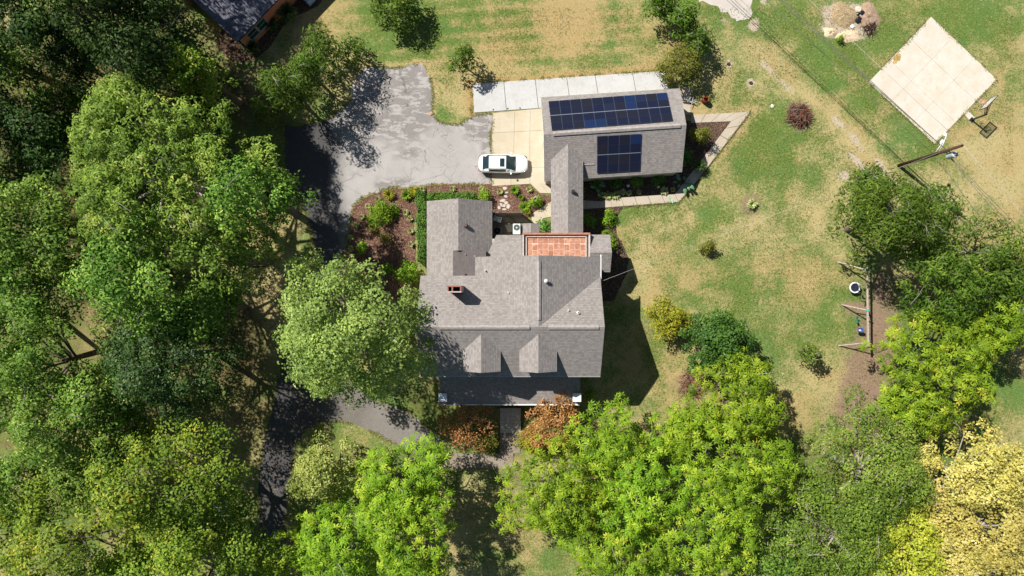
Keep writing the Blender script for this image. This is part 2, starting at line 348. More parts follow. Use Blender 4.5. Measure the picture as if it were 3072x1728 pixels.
# ------------------------------------------------------------------ outlines in the ground plane
ASPH = P([(1096,204),(1136,199),(1180,203),(1218,198),(1262,190),(1275,200),(1286,222),(1296,267),(1298,311),(1295,337),(1312,364),(1346,375),(1385,369),(1423,345),(1478,337),
          (1480,380),(1470,405),(1474,458),(1476,550),(1400,552),(1330,551),(1258,559),(1169,564),(1114,582),(1087,593),(1060,612),(1048,679),(1034,751),(1000,830),(975,930),(985,1040),
          (1030,1130),(1110,1195),(1231,1237),(1262,1268),(1318,1305),(1318,1375),(1302,1392),(1247,1367),(1183,1331),(1131,1303),(1076,1277),(1024,1264),(960,1268),(915,1290),
          (885,1340),(876,1400),(872,1460),(862,1520),(850,1640),(846,1900),(775,1900),(779,1589),(775,1470),(785,1351),(799,1291),(831,1152),(850,1060),(885,950),(930,860),(938,800),(938,700),(925,655),(893,600),(858,530),(853,455),(853,374),(900,377),(932,374),(976,361),(1024,327),(1055,298),(1058,259),(1076,219)])
ASPH_R = rough_poly(ASPH, .25, .07, 3)
BED_A = P([(1060,616),(1087,596),(1114,585),(1169,567),(1258,562),(1330,554),(1478,553),(1480,563),(1504,559),(1590,553),(1615,580),(1655,584),(1655,607),(1589,647),(1565,664),(1480,664),(1240,664),(1250,830),(1240,900),(1130,900),(1040,820),(1036,751),(1050,679)])
TRI = P([(2072,345),(2249,336),(2088,546),(2036,606),(1871,618),(1798,624),(1720,628),(1720,600),(1801,604),(1863,592),(2024,583),(2047,566),(2112,470),(2193,364),(2119,368),(2072,369)])
BED_B = P([(1700,520),(2060,500),(2040,360),(2119,368),(2193,364),(2112,470),(2047,566),(2024,583),(1863,592),(1801,604),(1700,604)])
BED_C = P([(1715,630),(1799,626),(1868,622),(1852,650),(1847,685),(1852,712),(1872,738),(1885,775),(1880,820),(1840,905),(1780,905),(1780,700),(1715,700)])
GRAVEL_PAD = P([(2118,-60),(2256,-60),(2256,20),(2252,58),(2205,60),(2185,45),(2165,30),(2135,12),(2100,5)])
paved = [ASPH, TRI, P([(1417,252),(1994,213),(2008,264),(1624,322),(1424,338)]), P([(2792,51),(2989,238),(2803,432),(2605,247)]), P([(1477,337),(1633,322),(1655,582),(1478,560)]), P([(1318,1359),(1560,1359),(1560,1406),(1318,1406)])]

# ------------------------------------------------------------------ ground sheet
def make_ground():
    def axis(h, step):
        a = list(np.arange(-h, h + step * .5, step)); d = step * 1.6; x = h
        ext = []
        while x < 420: x += d; d *= 1.35; ext.append(x)
        return np.array([-e for e in ext[::-1]] + a + ext)
    xs = axis(54, .3); ys = axis(31, .3)
    X, Y = np.meshgrid(xs, ys); px = X * F / H + 1536; py = 864 - Y * F / H
    dry = .36 + (fbm(X, Y, .16, 11) - .5) * 1.1 + (fbm(X, Y, .55, 31) - .5) * .75; soil = np.zeros_like(X); pale = np.zeros_like(X); org = np.clip((fbm(X, Y, .22, 40) - .42) * 4, 0, .55); lit = np.zeros_like(X)
    def ell(cx, cy, rx, ry, rot=0, soft=.5):
        a = math.radians(rot); u = (px - cx) * math.cos(a) + (py - cy) * math.sin(a); v = -(px - cx) * math.sin(a) + (py - cy) * math.cos(a)
        d = np.sqrt((u / rx) ** 2 + (v / ry) ** 2) + (fbm(X, Y, .5, int(cx) % 97) - .5) * .5
        return np.clip((1 + soft - d) / (2 * soft), 0, 1)
    def line(pts, w, soft=.6, jag=.5):
        out = np.full_like(X, 9.0)
        for (x0, y0), (x1, y1) in zip(pts, pts[1:]):
            L2 = (x1 - x0) ** 2 + (y1 - y0) ** 2; t = np.clip(((px - x0) * (x1 - x0) + (py - y0) * (y1 - y0)) / L2, 0, 1)
            out = np.minimum(out, np.hypot(px - x0 - t * (x1 - x0), py - y0 - t * (y1 - y0)) / w)
        out = out + (fbm(X, Y, .8, 23) - .5) * jag * 2
        return np.clip((1 + soft - out) / (2 * soft), 0, 1)
    # lawn above the drive
    m = ell(1550, 90, 480, 130); dry += .09 * m; org = np.maximum(org, m * .75)
    dry += .30 * ell(1710, 75, 85, 70); dry -= .30 * ell(1120, 110, 120, 90); dry -= .22 * ell(1270, 110, 40, 90); dry -= .2 * ell(1830, 60, 30, 60)
    dry -= .22 * ell(1760, 190, 130, 18); dry -= .12 * ell(1950, 90, 60, 60); pale += .36 * ell(1715, 60, 60, 50)
    dry -= .22 * ell(1320, 330, 25, 40); dry += .15 * ell(1370, 260, 45, 60)
    # mown stripes, faint
    dry += .17 * np.sin(py / 6.0 + px / 90) * ell(1500, 80, 480, 160) + .10 * np.sin((px - py * .9) / 26.0) * ell(2650, 350, 420, 380)
    # centre lawn
    m = ell(2130, 800, 330, 260); dry += .12 * m
    dry -= .16 * ell(2080, 590, 60, 80) ; dry -= .22 * ell(2480, 900, 45, 110); dry -= .15 * ell(2250, 880, 60, 60); dry -= .12 * ell(2300, 500, 140, 50)
    dry += .15 * ell(1950, 830, 50, 70); dry += .16 * ell(2000, 700, 90, 50); dry -= .14 * ell(1900, 640, 50, 25)
    # right lawn
    dry -= .26 * line([(2330, 40), (2480, 170), (2620, 320), (2760, 440)], 55, .8); dry -= .2 * line([(2420, 60), (2600, 240)], 60, .8)
    dry -= .18 * ell(2960, 60, 140, 60); dry -= .15 * ell(2860, 90, 40, 60)
    dry += .22 * line([(2210, 90), (2330, 240), (2470, 380), (2560, 470), (2640, 570)], 26, .8) + .2 * line([(2280, 130), (2420, 270), (2560, 400), (2700, 560)], 22, .8)
    dry += .35 * ell(3010, 520, 110, 150); dry += .2 * ell(2900, 430, 80, 60); dry += .12 * ell(2380, 220, 60, 70)
    pale += .38 * line([(2215, 95), (2330, 240), (2470, 372), (2560, 460), (2650, 570)], 7, .9, 1.2) + .34 * line([(2290, 130), (2420, 262), (2560, 395), (2700, 555)], 6, .9, 1.2) + .75 * line([(2500, 355), (2545, 400), (2590, 452)], 8, .6, .9) + .7 * line([(2548, 468), (2600, 515)], 8, .6, .9) + .65 * line([(2630, 480), (2690, 560)], 10, .6, .9) + .4 * line([(2290, 190), (2380, 270)], 7, .6, .9)
    pale += .8 * ell(2262, 75, 22, 24) + .75 * ell(2290, 5, 14, 10) + .5 * ell(2180, 60, 26, 14) + .8 * ell(3060, 960, 22, 70, 20)
    for cx, cy, r in ((2186, 192, 12), (2253, 249, 15), (2450, 447, 6), (2316, 319, 6), (2530, 525, 18)): pale += .8 * ell(cx, cy, r, r, soft=.3)
    for cx, cy, rx, ry in ((2253, 614, 32, 36), (1390, 178, 18, 22), (2400, 350, 42, 46)): soil += .75 * ell(cx, cy, rx, ry, soft=.3)
    # debris heap
    pale += .72 * ell(2545, 65, 92, 66, soft=.3); soil += .5 * ell(2545, 60, 95, 70, soft=.35); org = np.maximum(org, ell(2545, 60, 95, 70))
    # bare earth by the swing set and under the right trees
    soil += .85 * line([(2640, 850), (2640, 960), (2600, 1110), (2560, 1230), (2600, 1320)], 42, .9); soil += .5 * line([(2610, 1030), (2560, 1180), (2620, 1330)], 70, .8)
    for cx, cy, rx, ry in ((2520, 785, 14, 8), (2555, 916, 42, 10), (2540, 1037, 40, 8), (2075, 1155, 60, 40), (2060, 1240, 20, 60), (2560, 930, 30, 22)): soil += .6 * ell(cx, cy, rx, ry)
    dry += .25 * line([(2515, 925), (2600, 925)], 26) + .22 * ell(2560, 1140, 70, 60)
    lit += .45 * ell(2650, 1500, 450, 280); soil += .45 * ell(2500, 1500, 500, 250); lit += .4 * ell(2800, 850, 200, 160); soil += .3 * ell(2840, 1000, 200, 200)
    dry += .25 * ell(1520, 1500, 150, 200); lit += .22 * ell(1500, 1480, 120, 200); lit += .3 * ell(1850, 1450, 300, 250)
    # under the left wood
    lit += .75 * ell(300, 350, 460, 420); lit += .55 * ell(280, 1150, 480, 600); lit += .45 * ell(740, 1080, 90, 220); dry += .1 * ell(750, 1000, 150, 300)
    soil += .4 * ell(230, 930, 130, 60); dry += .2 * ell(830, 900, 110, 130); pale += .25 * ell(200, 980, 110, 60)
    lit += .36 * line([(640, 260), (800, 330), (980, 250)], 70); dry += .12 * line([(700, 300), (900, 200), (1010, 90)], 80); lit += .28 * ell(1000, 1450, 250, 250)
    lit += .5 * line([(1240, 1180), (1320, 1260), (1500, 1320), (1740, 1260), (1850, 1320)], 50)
    # dry fringe beside the pavements
    dry += .38 * line([(1412, 340), (1408, 248), (1600, 232), (1995, 205)], 13, .6, .7); org = np.maximum(org, line([(1412, 340), (1408, 248), (1600, 232), (1995, 205)], 13, .6, .7))
    dry += .32 * line([(1080, 205), (1220, 190), (1275, 188), (1304, 270), (1302, 340)], 10, .6, .7) + .3 * line([(2075, 335), (2180, 335), (2262, 330), (2150, 480)], 12, .7, .8)
    pale += .35 * line([(2080, 270), (2110, 300), (2160, 330), (2260, 330)], 14, .8, .8)
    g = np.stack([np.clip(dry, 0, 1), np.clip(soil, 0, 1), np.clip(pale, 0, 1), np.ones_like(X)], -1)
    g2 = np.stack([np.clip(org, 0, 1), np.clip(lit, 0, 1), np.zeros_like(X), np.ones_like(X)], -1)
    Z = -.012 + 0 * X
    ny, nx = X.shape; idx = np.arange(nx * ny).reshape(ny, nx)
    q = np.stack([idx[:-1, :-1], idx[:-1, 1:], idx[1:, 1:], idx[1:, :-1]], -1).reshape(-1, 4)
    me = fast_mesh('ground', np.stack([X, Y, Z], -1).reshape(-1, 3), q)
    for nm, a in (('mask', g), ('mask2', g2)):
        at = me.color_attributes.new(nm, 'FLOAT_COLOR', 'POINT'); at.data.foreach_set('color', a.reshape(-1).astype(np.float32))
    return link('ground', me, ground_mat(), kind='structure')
make_ground()

# ------------------------------------------------------------------ drive, beds, slabs
def sheet(name, poly, z0, z1, mat, **k):
    bm = bmesh.new(); prism(bm, poly, z0, z1); return bobj(name, bm, mat, **k)
def grid_sheet(name, poly, z, step, mat, maskf, **k):
    """a filled outline with interior points so that it can carry masks"""
    xs = [p[0] for p in poly]; ys = [p[1] for p in poly]
    bm = bmesh.new(); vs = [bm.verts.new((p[0], p[1], z)) for p in poly]
    f = bm.faces.new(vs)
    for ax, lo, hi in ((0, min(xs), max(xs)), (1, min(ys), max(ys))):
        c = lo + step
        while c < hi:
            no = Vector((1, 0, 0)) if ax == 0 else Vector((0, 1, 0)); co = Vector((c, 0, 0)) if ax == 0 else Vector((0, c, 0))
            bmesh.ops.bisect_plane(bm, geom=bm.verts[:] + bm.edges[:] + bm.faces[:], plane_co=co, plane_no=no); c += step
    ed = [e for e in bm.edges if e.is_boundary]
    r = bmesh.ops.extrude_edge_only(bm, edges=ed)
    for v in r['geom']:
        if isinstance(v, bmesh.types.BMVert): v.co.z = -0.1
    o = bobj(name, bm, mat, **k); me = o.data; n = len(me.vertices)
    if len(me.polygons) and sum(p.normal.z for p in me.polygons) < 0: me.flip_normals()
    co = np.empty(n * 3, np.float32); me.vertices.foreach_get('co', co); co = co.reshape(-1, 3)
    at = me.color_attributes.new('mask', 'FLOAT_COLOR', 'POINT'); at.data.foreach_set('color', maskf(co[:, 0], co[:, 1]).astype(np.float32).ravel()); return o
def asph_mask(x, y):
    px = x * F / H + 1536; py = 864 - y * F / H
    e = lambda cx, cy, rx, ry: np.clip(1.6 - np.sqrt(((px - cx) / rx) ** 2 + ((py - cy) / ry) ** 2), 0, 1)
    fl = np.maximum.reduce([e(1210, 300, 90, 110), e(1440, 370, 50, 40), e(1465, 440, 20, 60), e(1180, 555, 50, 18), e(1470, 530, 20, 20), e(1225, 470, 40, 12) * .7, e(1100, 350, 60, 60)])
    old_shade = np.clip((1045 - px) / 45 + (py - 540) / 400 + (fbm(x, y, .5, 5) - .5) * 1.5, 0, 1) * np.clip((1180 - px) / 60, 0, 1)  # older asphalt on the left, cast shade painted into the same dark
    old_shade = np.maximum(old_shade, np.clip((py - 620) / 60, 0, 1) * np.clip((1000 - px) / 60, 0, 1))
    br = np.clip((px - 960) / 60, 0, 1) * np.clip((py - 1120) / 40, 0, 1)
    return np.stack([fl, old_shade, br, np.ones_like(x)], -1)
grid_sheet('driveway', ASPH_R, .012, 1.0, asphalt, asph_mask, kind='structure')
sheet('garden_bed', rough_poly(BED_A, .4, .05, 5), -.05, .03, mulch, kind='structure')
sheet('garden_bed', rough_poly(BED_B, .4, .02, 6), -.05, .026, mulch_dark, kind='structure')
sheet('garden_bed', rough_poly(BED_C, .4, .03, 8), -.05, .034, mulch_dark, kind='structure')
sheet('old_paved_pad', rough_poly(GRAVEL_PAD, .3, .10, 9), -.05, .014, con_old if False else concrete('pad_concrete', (.56, .52, .48), (.85, .8, .75), .3), kind='structure')
joint = plain('joint_dirt', (.10, .085, .07), .95, .1)
def slabs(name, corners, us, vs, z, mat, gap=.018, parent_name=None):
    """corners: p00 (u0 v0), p10, p11, p01 in world xy; us, vs = cut positions 0..1 -> one child slab per cell"""
    p00, p10, p11, p01 = [Vector(c[:2]) for c in corners]
    pt = lambda u, v: p00 * (1 - u) * (1 - v) + p10 * u * (1 - v) + p11 * u * v + p01 * (1 - u) * v
    bm = bmesh.new(); prism(bm, [pt(.002, .002), pt(.998, .002), pt(.998, .998), pt(.002, .998)], -.06, z - .035); base = bobj(name, bm, joint, kind='structure')
    Lu = (p10 - p00).length; Lv = (p01 - p00).length; gu = gap / Lu / 2; gv = gap / Lv / 2
    for a, b in zip(us, us[1:]):
        for c, d in zip(vs, vs[1:]):
            bm = bmesh.new(); e = .0
            prism(bm, [pt(a + (gu if a > 0 else 0), c + (gv if c > 0 else 0)), pt(b - (gu if b < 1 else 0), c + (gv if c > 0 else 0)), pt(b - (gu if b < 1 else 0), d - (gv if d < 1 else 0)), pt(a + (gu if a > 0 else 0), d - (gv if d < 1 else 0))], -.05, z + random.Random(int(a * 977 + c * 131)).uniform(-.003, .003))
            bobj('slab', bm, mat, base)
    return base
# pale slab strip behind the garage (u along, v down)
k1 = [W(1417.5, 252), W(1994, 213), W(2008, 264), W(1423.5, 338)]
slabs('parking_strip', [k1[0], k1[1], W(2012, 297), k1[3]], [0, .163, .326, .49, .638, .832, 1], [0, 1], .07, con_white, .05)
slabs('basketball_court', [W(2792.5, 51), W(2989, 238.5), W(2803, 432), W(2605.6, 247)], [0, .33, .665, 1], [0, .335, .665, 1], .06, con_court, .014)
sheet('rust_stain', rough_poly(smooth_poly(P([(2682, 165), (2699, 160), (2704, 172), (2690, 190), (2676, 192)])), .2, .04, 4), .06, .068, plain('rust_stain', (.42, .28, .10), .9, vary=.3, scale=3), kind='structure')
slabs('hoop_pad', [W(2890.6, 341), W(2902.5, 331), W(2926, 356), W(2912, 366)], [0, 1], [0, 1], .05, con_court)
slabs('garage_apron', [W(1479, 340), W(1634, 324), W(1634, 458), W(1474, 458)], [0, .42, .72, 1], [0, .5, 1], .04, con_tan, .02)
slabs('garage_apron', [W(1474, 458), W(1634, 458), W(1634, 549), W(1476, 558)], [0, .36, .72, 1], [0, .48, 1], .042, con_tan, .02)
slabs('garage_apron', [W(1590, 549), W(1740, 545), W(1740, 583), W(1620, 579)], [0, .2, .5, 1], [0, 1], .045, con_tan, .02)
slabs('side_path', [W(2048, 262), W(2071, 262), W(2072, 345), W(2040, 345)], [0, 1], [0, .5, 1], .05, con_walk)
def path(name, L, Rr, cuts, z, mat):
    """a bent path: L, Rr = matching left and right outline points; slabs per segment"""
    bm = bmesh.new(); prism(bm, [p for p in L] + [p for p in Rr[::-1]], -.06, z - .03); base = bobj(name, bm, joint, kind='structure')
    for i in range(len(L) - 1):
        n = cuts[i]
        for k in range(n):
            a, b = k / n, (k + 1) / n; la = Vector(L[i][:2]).lerp(Vector(L[i + 1][:2]), a + .004); lb = Vector(L[i][:2]).lerp(Vector(L[i + 1][:2]), b - .004)
            ra = Vector(Rr[i][:2]).lerp(Vector(Rr[i + 1][:2]), a + .004); rb = Vector(Rr[i][:2]).lerp(Vector(Rr[i + 1][:2]), b - .004)
            bm = bmesh.new(); prism(bm, [la, lb, rb, ra], -.05, z); bobj('slab', bm, mat, base)
    return base
path('garden_path', P([(2072,345),(2249.5,336),(2088,546),(2036,606),(1871,618),(1798,624),(1720,628)]), P([(2072,369),(2193,364),(2112,470),(2024,583),(1863,592),(1801,604),(1720,600)]), [4, 5, 2, 4, 2, 2], .06, con_walk)
path('back_door_path', P([(1655,604),(1590,645),(1604,680)]), P([(1655,650),(1628,655),(1630,690)]), [2, 1], .05, con_tan)
slabs('front_walk', [W(1318, 1359), W(1540, 1359), W(1540, 1406), W(1318, 1406)], [0, .25, .56, 1], [0, 1], .05, con_old, .04)
slabs('front_walk', [W(1500, 1299), W(1560, 1299), W(1560, 1359), W(1500, 1359)], [0, 1], [0, 1], .052, con_old, .04)
# yard slab by the air conditioners
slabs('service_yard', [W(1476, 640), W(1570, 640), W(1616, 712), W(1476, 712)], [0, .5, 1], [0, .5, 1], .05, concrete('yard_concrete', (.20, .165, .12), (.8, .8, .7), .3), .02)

# front steps
st = empty('front_steps', W(1531, 1256), label='broad front steps between the two bronze trees below the porch', cat='steps')
pav = plain('step_paver', (.52, .46, .40), .9, .2, vary=.25, scale=5)
wid = 2.05
for i in range(5):
    y0 = W(0, 1298)[1] + i * .52; zt = .16 * (i + 1)
    bm = bmesh.new(); box(bm, (-.16, y0 + .26, zt / 2 - .02), (wid, .51, zt - .04), bevel=.012); o = bobj('riser', bm, pav, st); o.matrix_parent_inverse = Matrix.Translation(-st.location)
    for k in range(4):
        bm = bmesh.new(); box(bm, (-.16 - wid / 2 + (k + .5) * wid / 4, y0 + .25, zt - .018), (wid / 4 - .02, .50, .035), bevel=.008); o = bobj('paver', bm, pav, st); o.matrix_parent_inverse = Matrix.Translation(-st.location)

# ------------------------------------------------------------------ roofs
def clip(poly, v0, v1):
    """poly: list of (u, v); keep v0<=v<=v1"""
    def cut(pl, c, sgn):
        out = []
        for i in range(len(pl)):
            a = pl[i]; b = pl[(i + 1) % len(pl)]; da = (a[1] - c) * sgn; db = (b[1] - c) * sgn
            if da >= 0: out.append(a)
            if da * db < 0: t = da / (da - db); out.append((a[0] + (b[0] - a[0]) * t, c))
        return out
    pl = cut(poly, v0, 1); return cut(pl, v1, -1) if len(pl) > 2 else []
def roof_planes(parent, planes, mat, name='roof', course=.17, th=.10, soffit=None, lift=.011, only_deck=False):
    """each plane: convex polygon of 3-D points whose first edge is its eave.  A deck slab, and stepped shingle courses on it."""
    off = parent.location if parent else Vector((0, 0, 0)); inv = Matrix.Translation(-off)
    bm = bmesh.new(); sv = []; sf = []; su = []
    for pl in planes:
        pl = [Vector(p) for p in pl]; u = (pl[1] - pl[0]).normalized(); n = Vector((0, 0, 0))
        for i in range(1, len(pl) - 1): n += (pl[i] - pl[0]).cross(pl[i + 1] - pl[0])
        n.normalize()
        if n.z < 0: n = -n
        v = n.cross(u); ctr = sum(pl, Vector()) / len(pl)
        if (ctr - pl[0]).dot(v) < 0: v = -v
        top = [bm.verts.new(p - n * .004) for p in pl]; bot = [bm.verts.new(p - Vector((0, 0, th))) for p in pl]
        f = bm.faces.new(top); bm.faces.new(bot[::-1])
        for i in range(len(pl)): bm.faces.new((bot[i], bot[(i + 1) % len(pl)], top[(i + 1) % len(pl)], top[i]))
        uv = [((p - pl[0]).dot(u), (p - pl[0]).dot(v)) for p in pl]; vm = max(p[1] for p in uv); k = 0
        vmin = min(p[1] for p in uv); k = math.floor(vmin / course)
        while k * course < vm - 1e-4:
            c = clip(uv, k * course, (k + 1) * course)
            if len(c) > 2:
                b = len(sv); m = len(c)
                for (a, w) in c:
                    h = lift * (1 - (w - k * course) / course) + .004
                    sv.append(pl[0] + u * a + v * w + n * h)
                sf.append(list(range(b, b + m))); su.append([(a + ctr.x * 3.1, w) for a, w in c])
                lo = [p for p in c if abs(p[1] - k * course) < 1e-5]
                if len(lo) >= 2:
                    lo.sort(); a0, a1 = lo[0], lo[-1]; b = len(sv)
                    for a, hh in ((a0[0], lift + .004), (a1[0], lift + .004), (a1[0], -.002), (a0[0], -.002)): sv.append(pl[0] + u * a + v * (k * course) + n * hh)
                    sf.append([b, b + 1, b + 2, b + 3]); su.append([(a0[0], k * course)] * 4)
            k += 1
    ro = bobj(name, bm, soffit or trim_grey, parent); ro.matrix_parent_inverse = inv
    me = bpy.data.meshes.new('shingles'); me.from_pydata([tuple(p) for p in sv], [], sf); ul = me.uv_layers.new(name='UVMap')
    flat = [c for f in su for uvp in f for c in uvp]; ul.data.foreach_set('uv', flat)
    so = link('shingles', me, mat, ro, kind='stuff')
    return ro
def rl(o, parent): o.parent = parent; o.matrix_parent_inverse = Matrix.Translation(-parent.location); return o
def part(name, bm, mat, parent, smooth=False, **k): return rl(bobj(name, bm, mat, None, smooth, **k), parent)
def V(x, y, z): return Vector((x, -y, z))     # y counted downwards as in the picture

house = empty('house', V(0, 2, 0), label='large grey shingled house with two dormers and a front porch', cat='house')
E, Rz = 7.2, 10.2
xE, xW, yS, yR, yN, yT = 7.925, -8.21, 7.9, 3.36, -1.10, -2.79
wx, wW = 2.29, -3.30
inv = 1
s_main = [
 [V(xW, yS, E), V(xE, yS, E), V(xE, yR, Rz), V(xW, yR, Rz)],                                   # front slope
 [V(xW, yN, E), V(wW, yN, E), V(wx, yR, Rz), V(xW, yR, Rz)],                                  # back left slope
 [V(xE, yN + .05, E), V(xE, yR, Rz), V(wx, yR, Rz)],                                           # back right slope (eave is a point)
 [V(wW, yN, E), V(wW, yT, E), V(wx, yT, Rz), V(wx, yR, Rz)],                                   # wing west slope
 [V(xE, yT, E), V(xE, yN + .05, E), V(wx, yR, Rz), V(wx, yT, Rz)],                             # wing east slope
]
# the back right slope needs a horizontal first edge: describe it from its ridge
s_main[2] = [V(wx, yR, Rz), V(xE, yR, Rz), V(xE, yN + .05, E)]
roof_planes(house, s_main, sh_main)
def dormer(cx, w=1.64, ez=8.8, rz=9.82, yf=7.3):
    zat = lambda y: Rz - (y - yR) * (Rz - E) / (yS - yR); yat = lambda z: yR + (Rz - z) / ((Rz - E) / (yS - yR))
    a, b = yat(ez), yat(rz)
    r = roof_planes(house, [[V(cx - w, yf, ez), V(cx - w, a, ez), V(cx, b, rz), V(cx, yf, rz)], [V(cx + w, a, ez), V(cx + w, yf, ez), V(cx, yf, rz), V(cx, b, rz)]], sh_main, 'dormer_roof')
    bm = bmesh.new(); ww = w - .2; z0 = zat(yf - .2) - .1
    vs = [bm.verts.new(V(cx + sx * ww, yf - .2, z)) for sx, z in ((-1, z0), (1, z0), (1, ez - .05), (-1, ez - .05))] + [bm.verts.new(V(cx, yf - .2, rz - .16))]
    bm.faces.new((vs[0], vs[1], vs[2], vs[4], vs[3]))
    for sx in (-1, 1):
        q = [bm.verts.new(V(cx + sx * ww, yf - .2, z0)), bm.verts.new(V(cx + sx * ww, yf - .2, ez - .05)), bm.verts.new(V(cx + sx * ww, a + .05, ez - .06))]; bm.faces.new(q)
    part('dormer_wall', bm, siding, house)
    bm = bmesh.new(); box(bm, V(cx, yf - .17, 8.4), (1.0, .05, 1.0)); f = part('window_frame', bm, white_paint, house)
    bm = bmesh.new(); box(bm, V(cx, yf - .14, 8.4), (.86, .02, .86)); p = bobj('pane', bm, glass_dark, f); p.matrix_parent_inverse = Matrix.Identity(4)
dormer(-2.64); dormer(2.28)
# walls
bm = bmesh.new()
prism(bm, [V(xW + .4, yS - .45, 0), V(xE - .4, yS - .45, 0), V(xE - .4, yT + .3, 0), V(wW + .35, yT + .3, 0), V(wW + .35, yN + .4, 0), V(xW + .4, yN + .4, 0)], 0, E - .03)
part('wall', bm, siding, house)
bm = bmesh.new()
for x in (xW + .42, xE - .42):
    q = [bm.verts.new(V(x, yS - .45, E - .15)), bm.verts.new(V(x, yR, Rz - .13)), bm.verts.new(V(x, yN + .4, E - .15))]; bm.faces.new(q)
q = [bm.verts.new(V(wW + .35, yT + .32, E - .15)), bm.verts.new(V(wx, yT + .32, Rz - .14)), bm.verts.new(V(xE - .4, yT + .32, E - .15))]; bm.faces.new(q)
part('gable_wall', bm, siding, house)
# white fascia / gutters
bm = bmesh.new(); box(bm, V(xE + .045, (yT + yN) / 2 + .15, E - .05), (.09, yN - yT + .7, .12)); part('gutter', bm, white_paint, house)
bm = bmesh.new(); box(bm, V((xE + xW) / 2, yS + .04, E - .09), (xE - xW, .08, .10)); part('gutter', bm, trim_grey, house)
# ridge vents
def strip(name, a, b, w, h, mat, parent):
    a = Vector(a); b = Vector(b); d = (b - a).normalized(); sdv = Vector((-d.y, d.x, 0)).normalized() * w / 2
    bm = bmesh.new(); z = Vector((0, 0, h)); dn = Vector((0, 0, -.10))
    r = [[bm.verts.new(p + sdv + dn), bm.verts.new(p + sdv + dn + z), bm.verts.new(p + z * 1.0 + Vector((0, 0, .02))), bm.verts.new(p - sdv + dn + z), bm.verts.new(p - sdv + dn)] for p in (a, b)]
    for k in range(4): bm.faces.new((r[0][k], r[0][k + 1], r[1][k + 1], r[1][k]))
    bm.faces.new(r[0]); bm.faces.new(r[1][::-1]); return part(name, bm, mat, parent)
vent_m = shingle_mat('ridge_shingle', (.17, .15, .135), (.25, .225, .21), (.31, .285, .26), .25, .6)
strip('ridge_vent', V(wx, -2.3, Rz), V(wx, 2.75, Rz), .36, .09, plain('ridge_cap', (.33, .30, .285), .9, .15, vary=.2, scale=4), house)
rc = bpy.data.materials['ridge_cap']
strip('ridge_vent', V(-6.2, yR, Rz), V(1.5, yR, Rz), .38, .09, rc, house)
strip('ridge_vent', V(3.1, yR, Rz), V(7.4, yR, Rz), .38, .09, rc, house)
# left wing
le, lr_ = 3.2, 5.3; lw, lE, lx, ln, ls = -8.12, -1.895, -4.95, -8.28, -0.8
roof_planes(house, [[V(lw, -3.47, le), V(lw, ln, le), V(lx, ln, lr_), V(lx, -3.47, lr_)], [V(lw, ls, le), V(lw, -3.47, le), V(-5.48, -3.47, 4.949), V(-5.48, ls, 4.949)], [V(lE, ln, le), V(lE, -3.47, le), V(lx, -3.47, lr_), V(lx, ln, lr_)], [V(lE, -3.47, le), V(lE, -1.6, le), V(-2.41, -1.6, 3.55), V(-2.41, -3.47, 3.55)]], sh_main, 'wing_roof')
bm = bmesh.new(); prism(bm, [V(lw + .4, ls, 0), V(lE - .4, ls, 0), V(lE - .4, ln + .35, 0), V(lw + .4, ln + .35, 0)], 0, le)
q = [bm.verts.new(V(x, ln + .36, z)) for x, z in ((lw + .4, le - .02), (lE - .4, le - .02), (lx, lr_ - .15))]; bm.faces.new(q); part('wing_wall', bm, siding, house)
# brown membrane roof
bm = bmesh.new(); prism(bm, [V(-5.48, -3.47, 0), V(-2.41, -3.47, 0), V(-2.41, -2.30, 0), V(-3.25, -2.30, 0), V(-3.25, -.7, 0), V(-5.48, -.7, 0)], 3.4, 5.02); part('flat_roof', bm, membrane, house)
bm = bmesh.new(); box(bm, V(-4.3, -2.2, 5.03), (.03, 2.3, .02)); part('roof_seam', bm, plain('seam', (.17, .15, .15), .6), house)
for x, y, r in ((-4.32, -3.12, .05), (-3.45, -2.95, .07), (-4.3, -1.25, .08)):
    bm = bmesh.new(); lathe(bm, [(r, 5.0), (r, 5.18), (r * .6, 5.18), (r * .6, 5.05)], V(x, y, 0), 10); part('roof_pipe', bm, galv if r < .08 else black_metal, house)
# kitchen roof
roof_planes(house, [[V(-1.49, -5.05, 3.2), V(.93, -5.05, 3.2), V(.93, -2.7, 4.62), V(-2.5, -2.7, 4.62)]], sh_main, 'kitchen_roof')
bm = bmesh.new(); prism(bm, [V(-1.9, -4.7, 0), V(.9, -4.7, 0), V(.9, -2.4, 0), V(-1.9, -2.4, 0)], 0, 3.2); part('kitchen_wall', bm, siding, house)
# small entry roof
roof_planes(house, [[V(1.03, -5.3, 2.85), V(1.03, -6.18, 2.85), V(1.83, -6.18, 3.25), V(1.83, -5.3, 3.25)], [V(2.62, -6.18, 2.85), V(2.62, -5.3, 2.85), V(1.83, -5.3, 3.25), V(1.83, -6.18, 3.25)]], sh_main, 'entry_roof')
bm = bmesh.new(); box(bm, V(1.83, -5.6, 1.4), (1.2, .8, 2.8)); part('entry_wall', bm, siding, house)
curb_m = plain('pinkish_curb', (.48, .42, .39), .8, .2, vary=.2, scale=3)
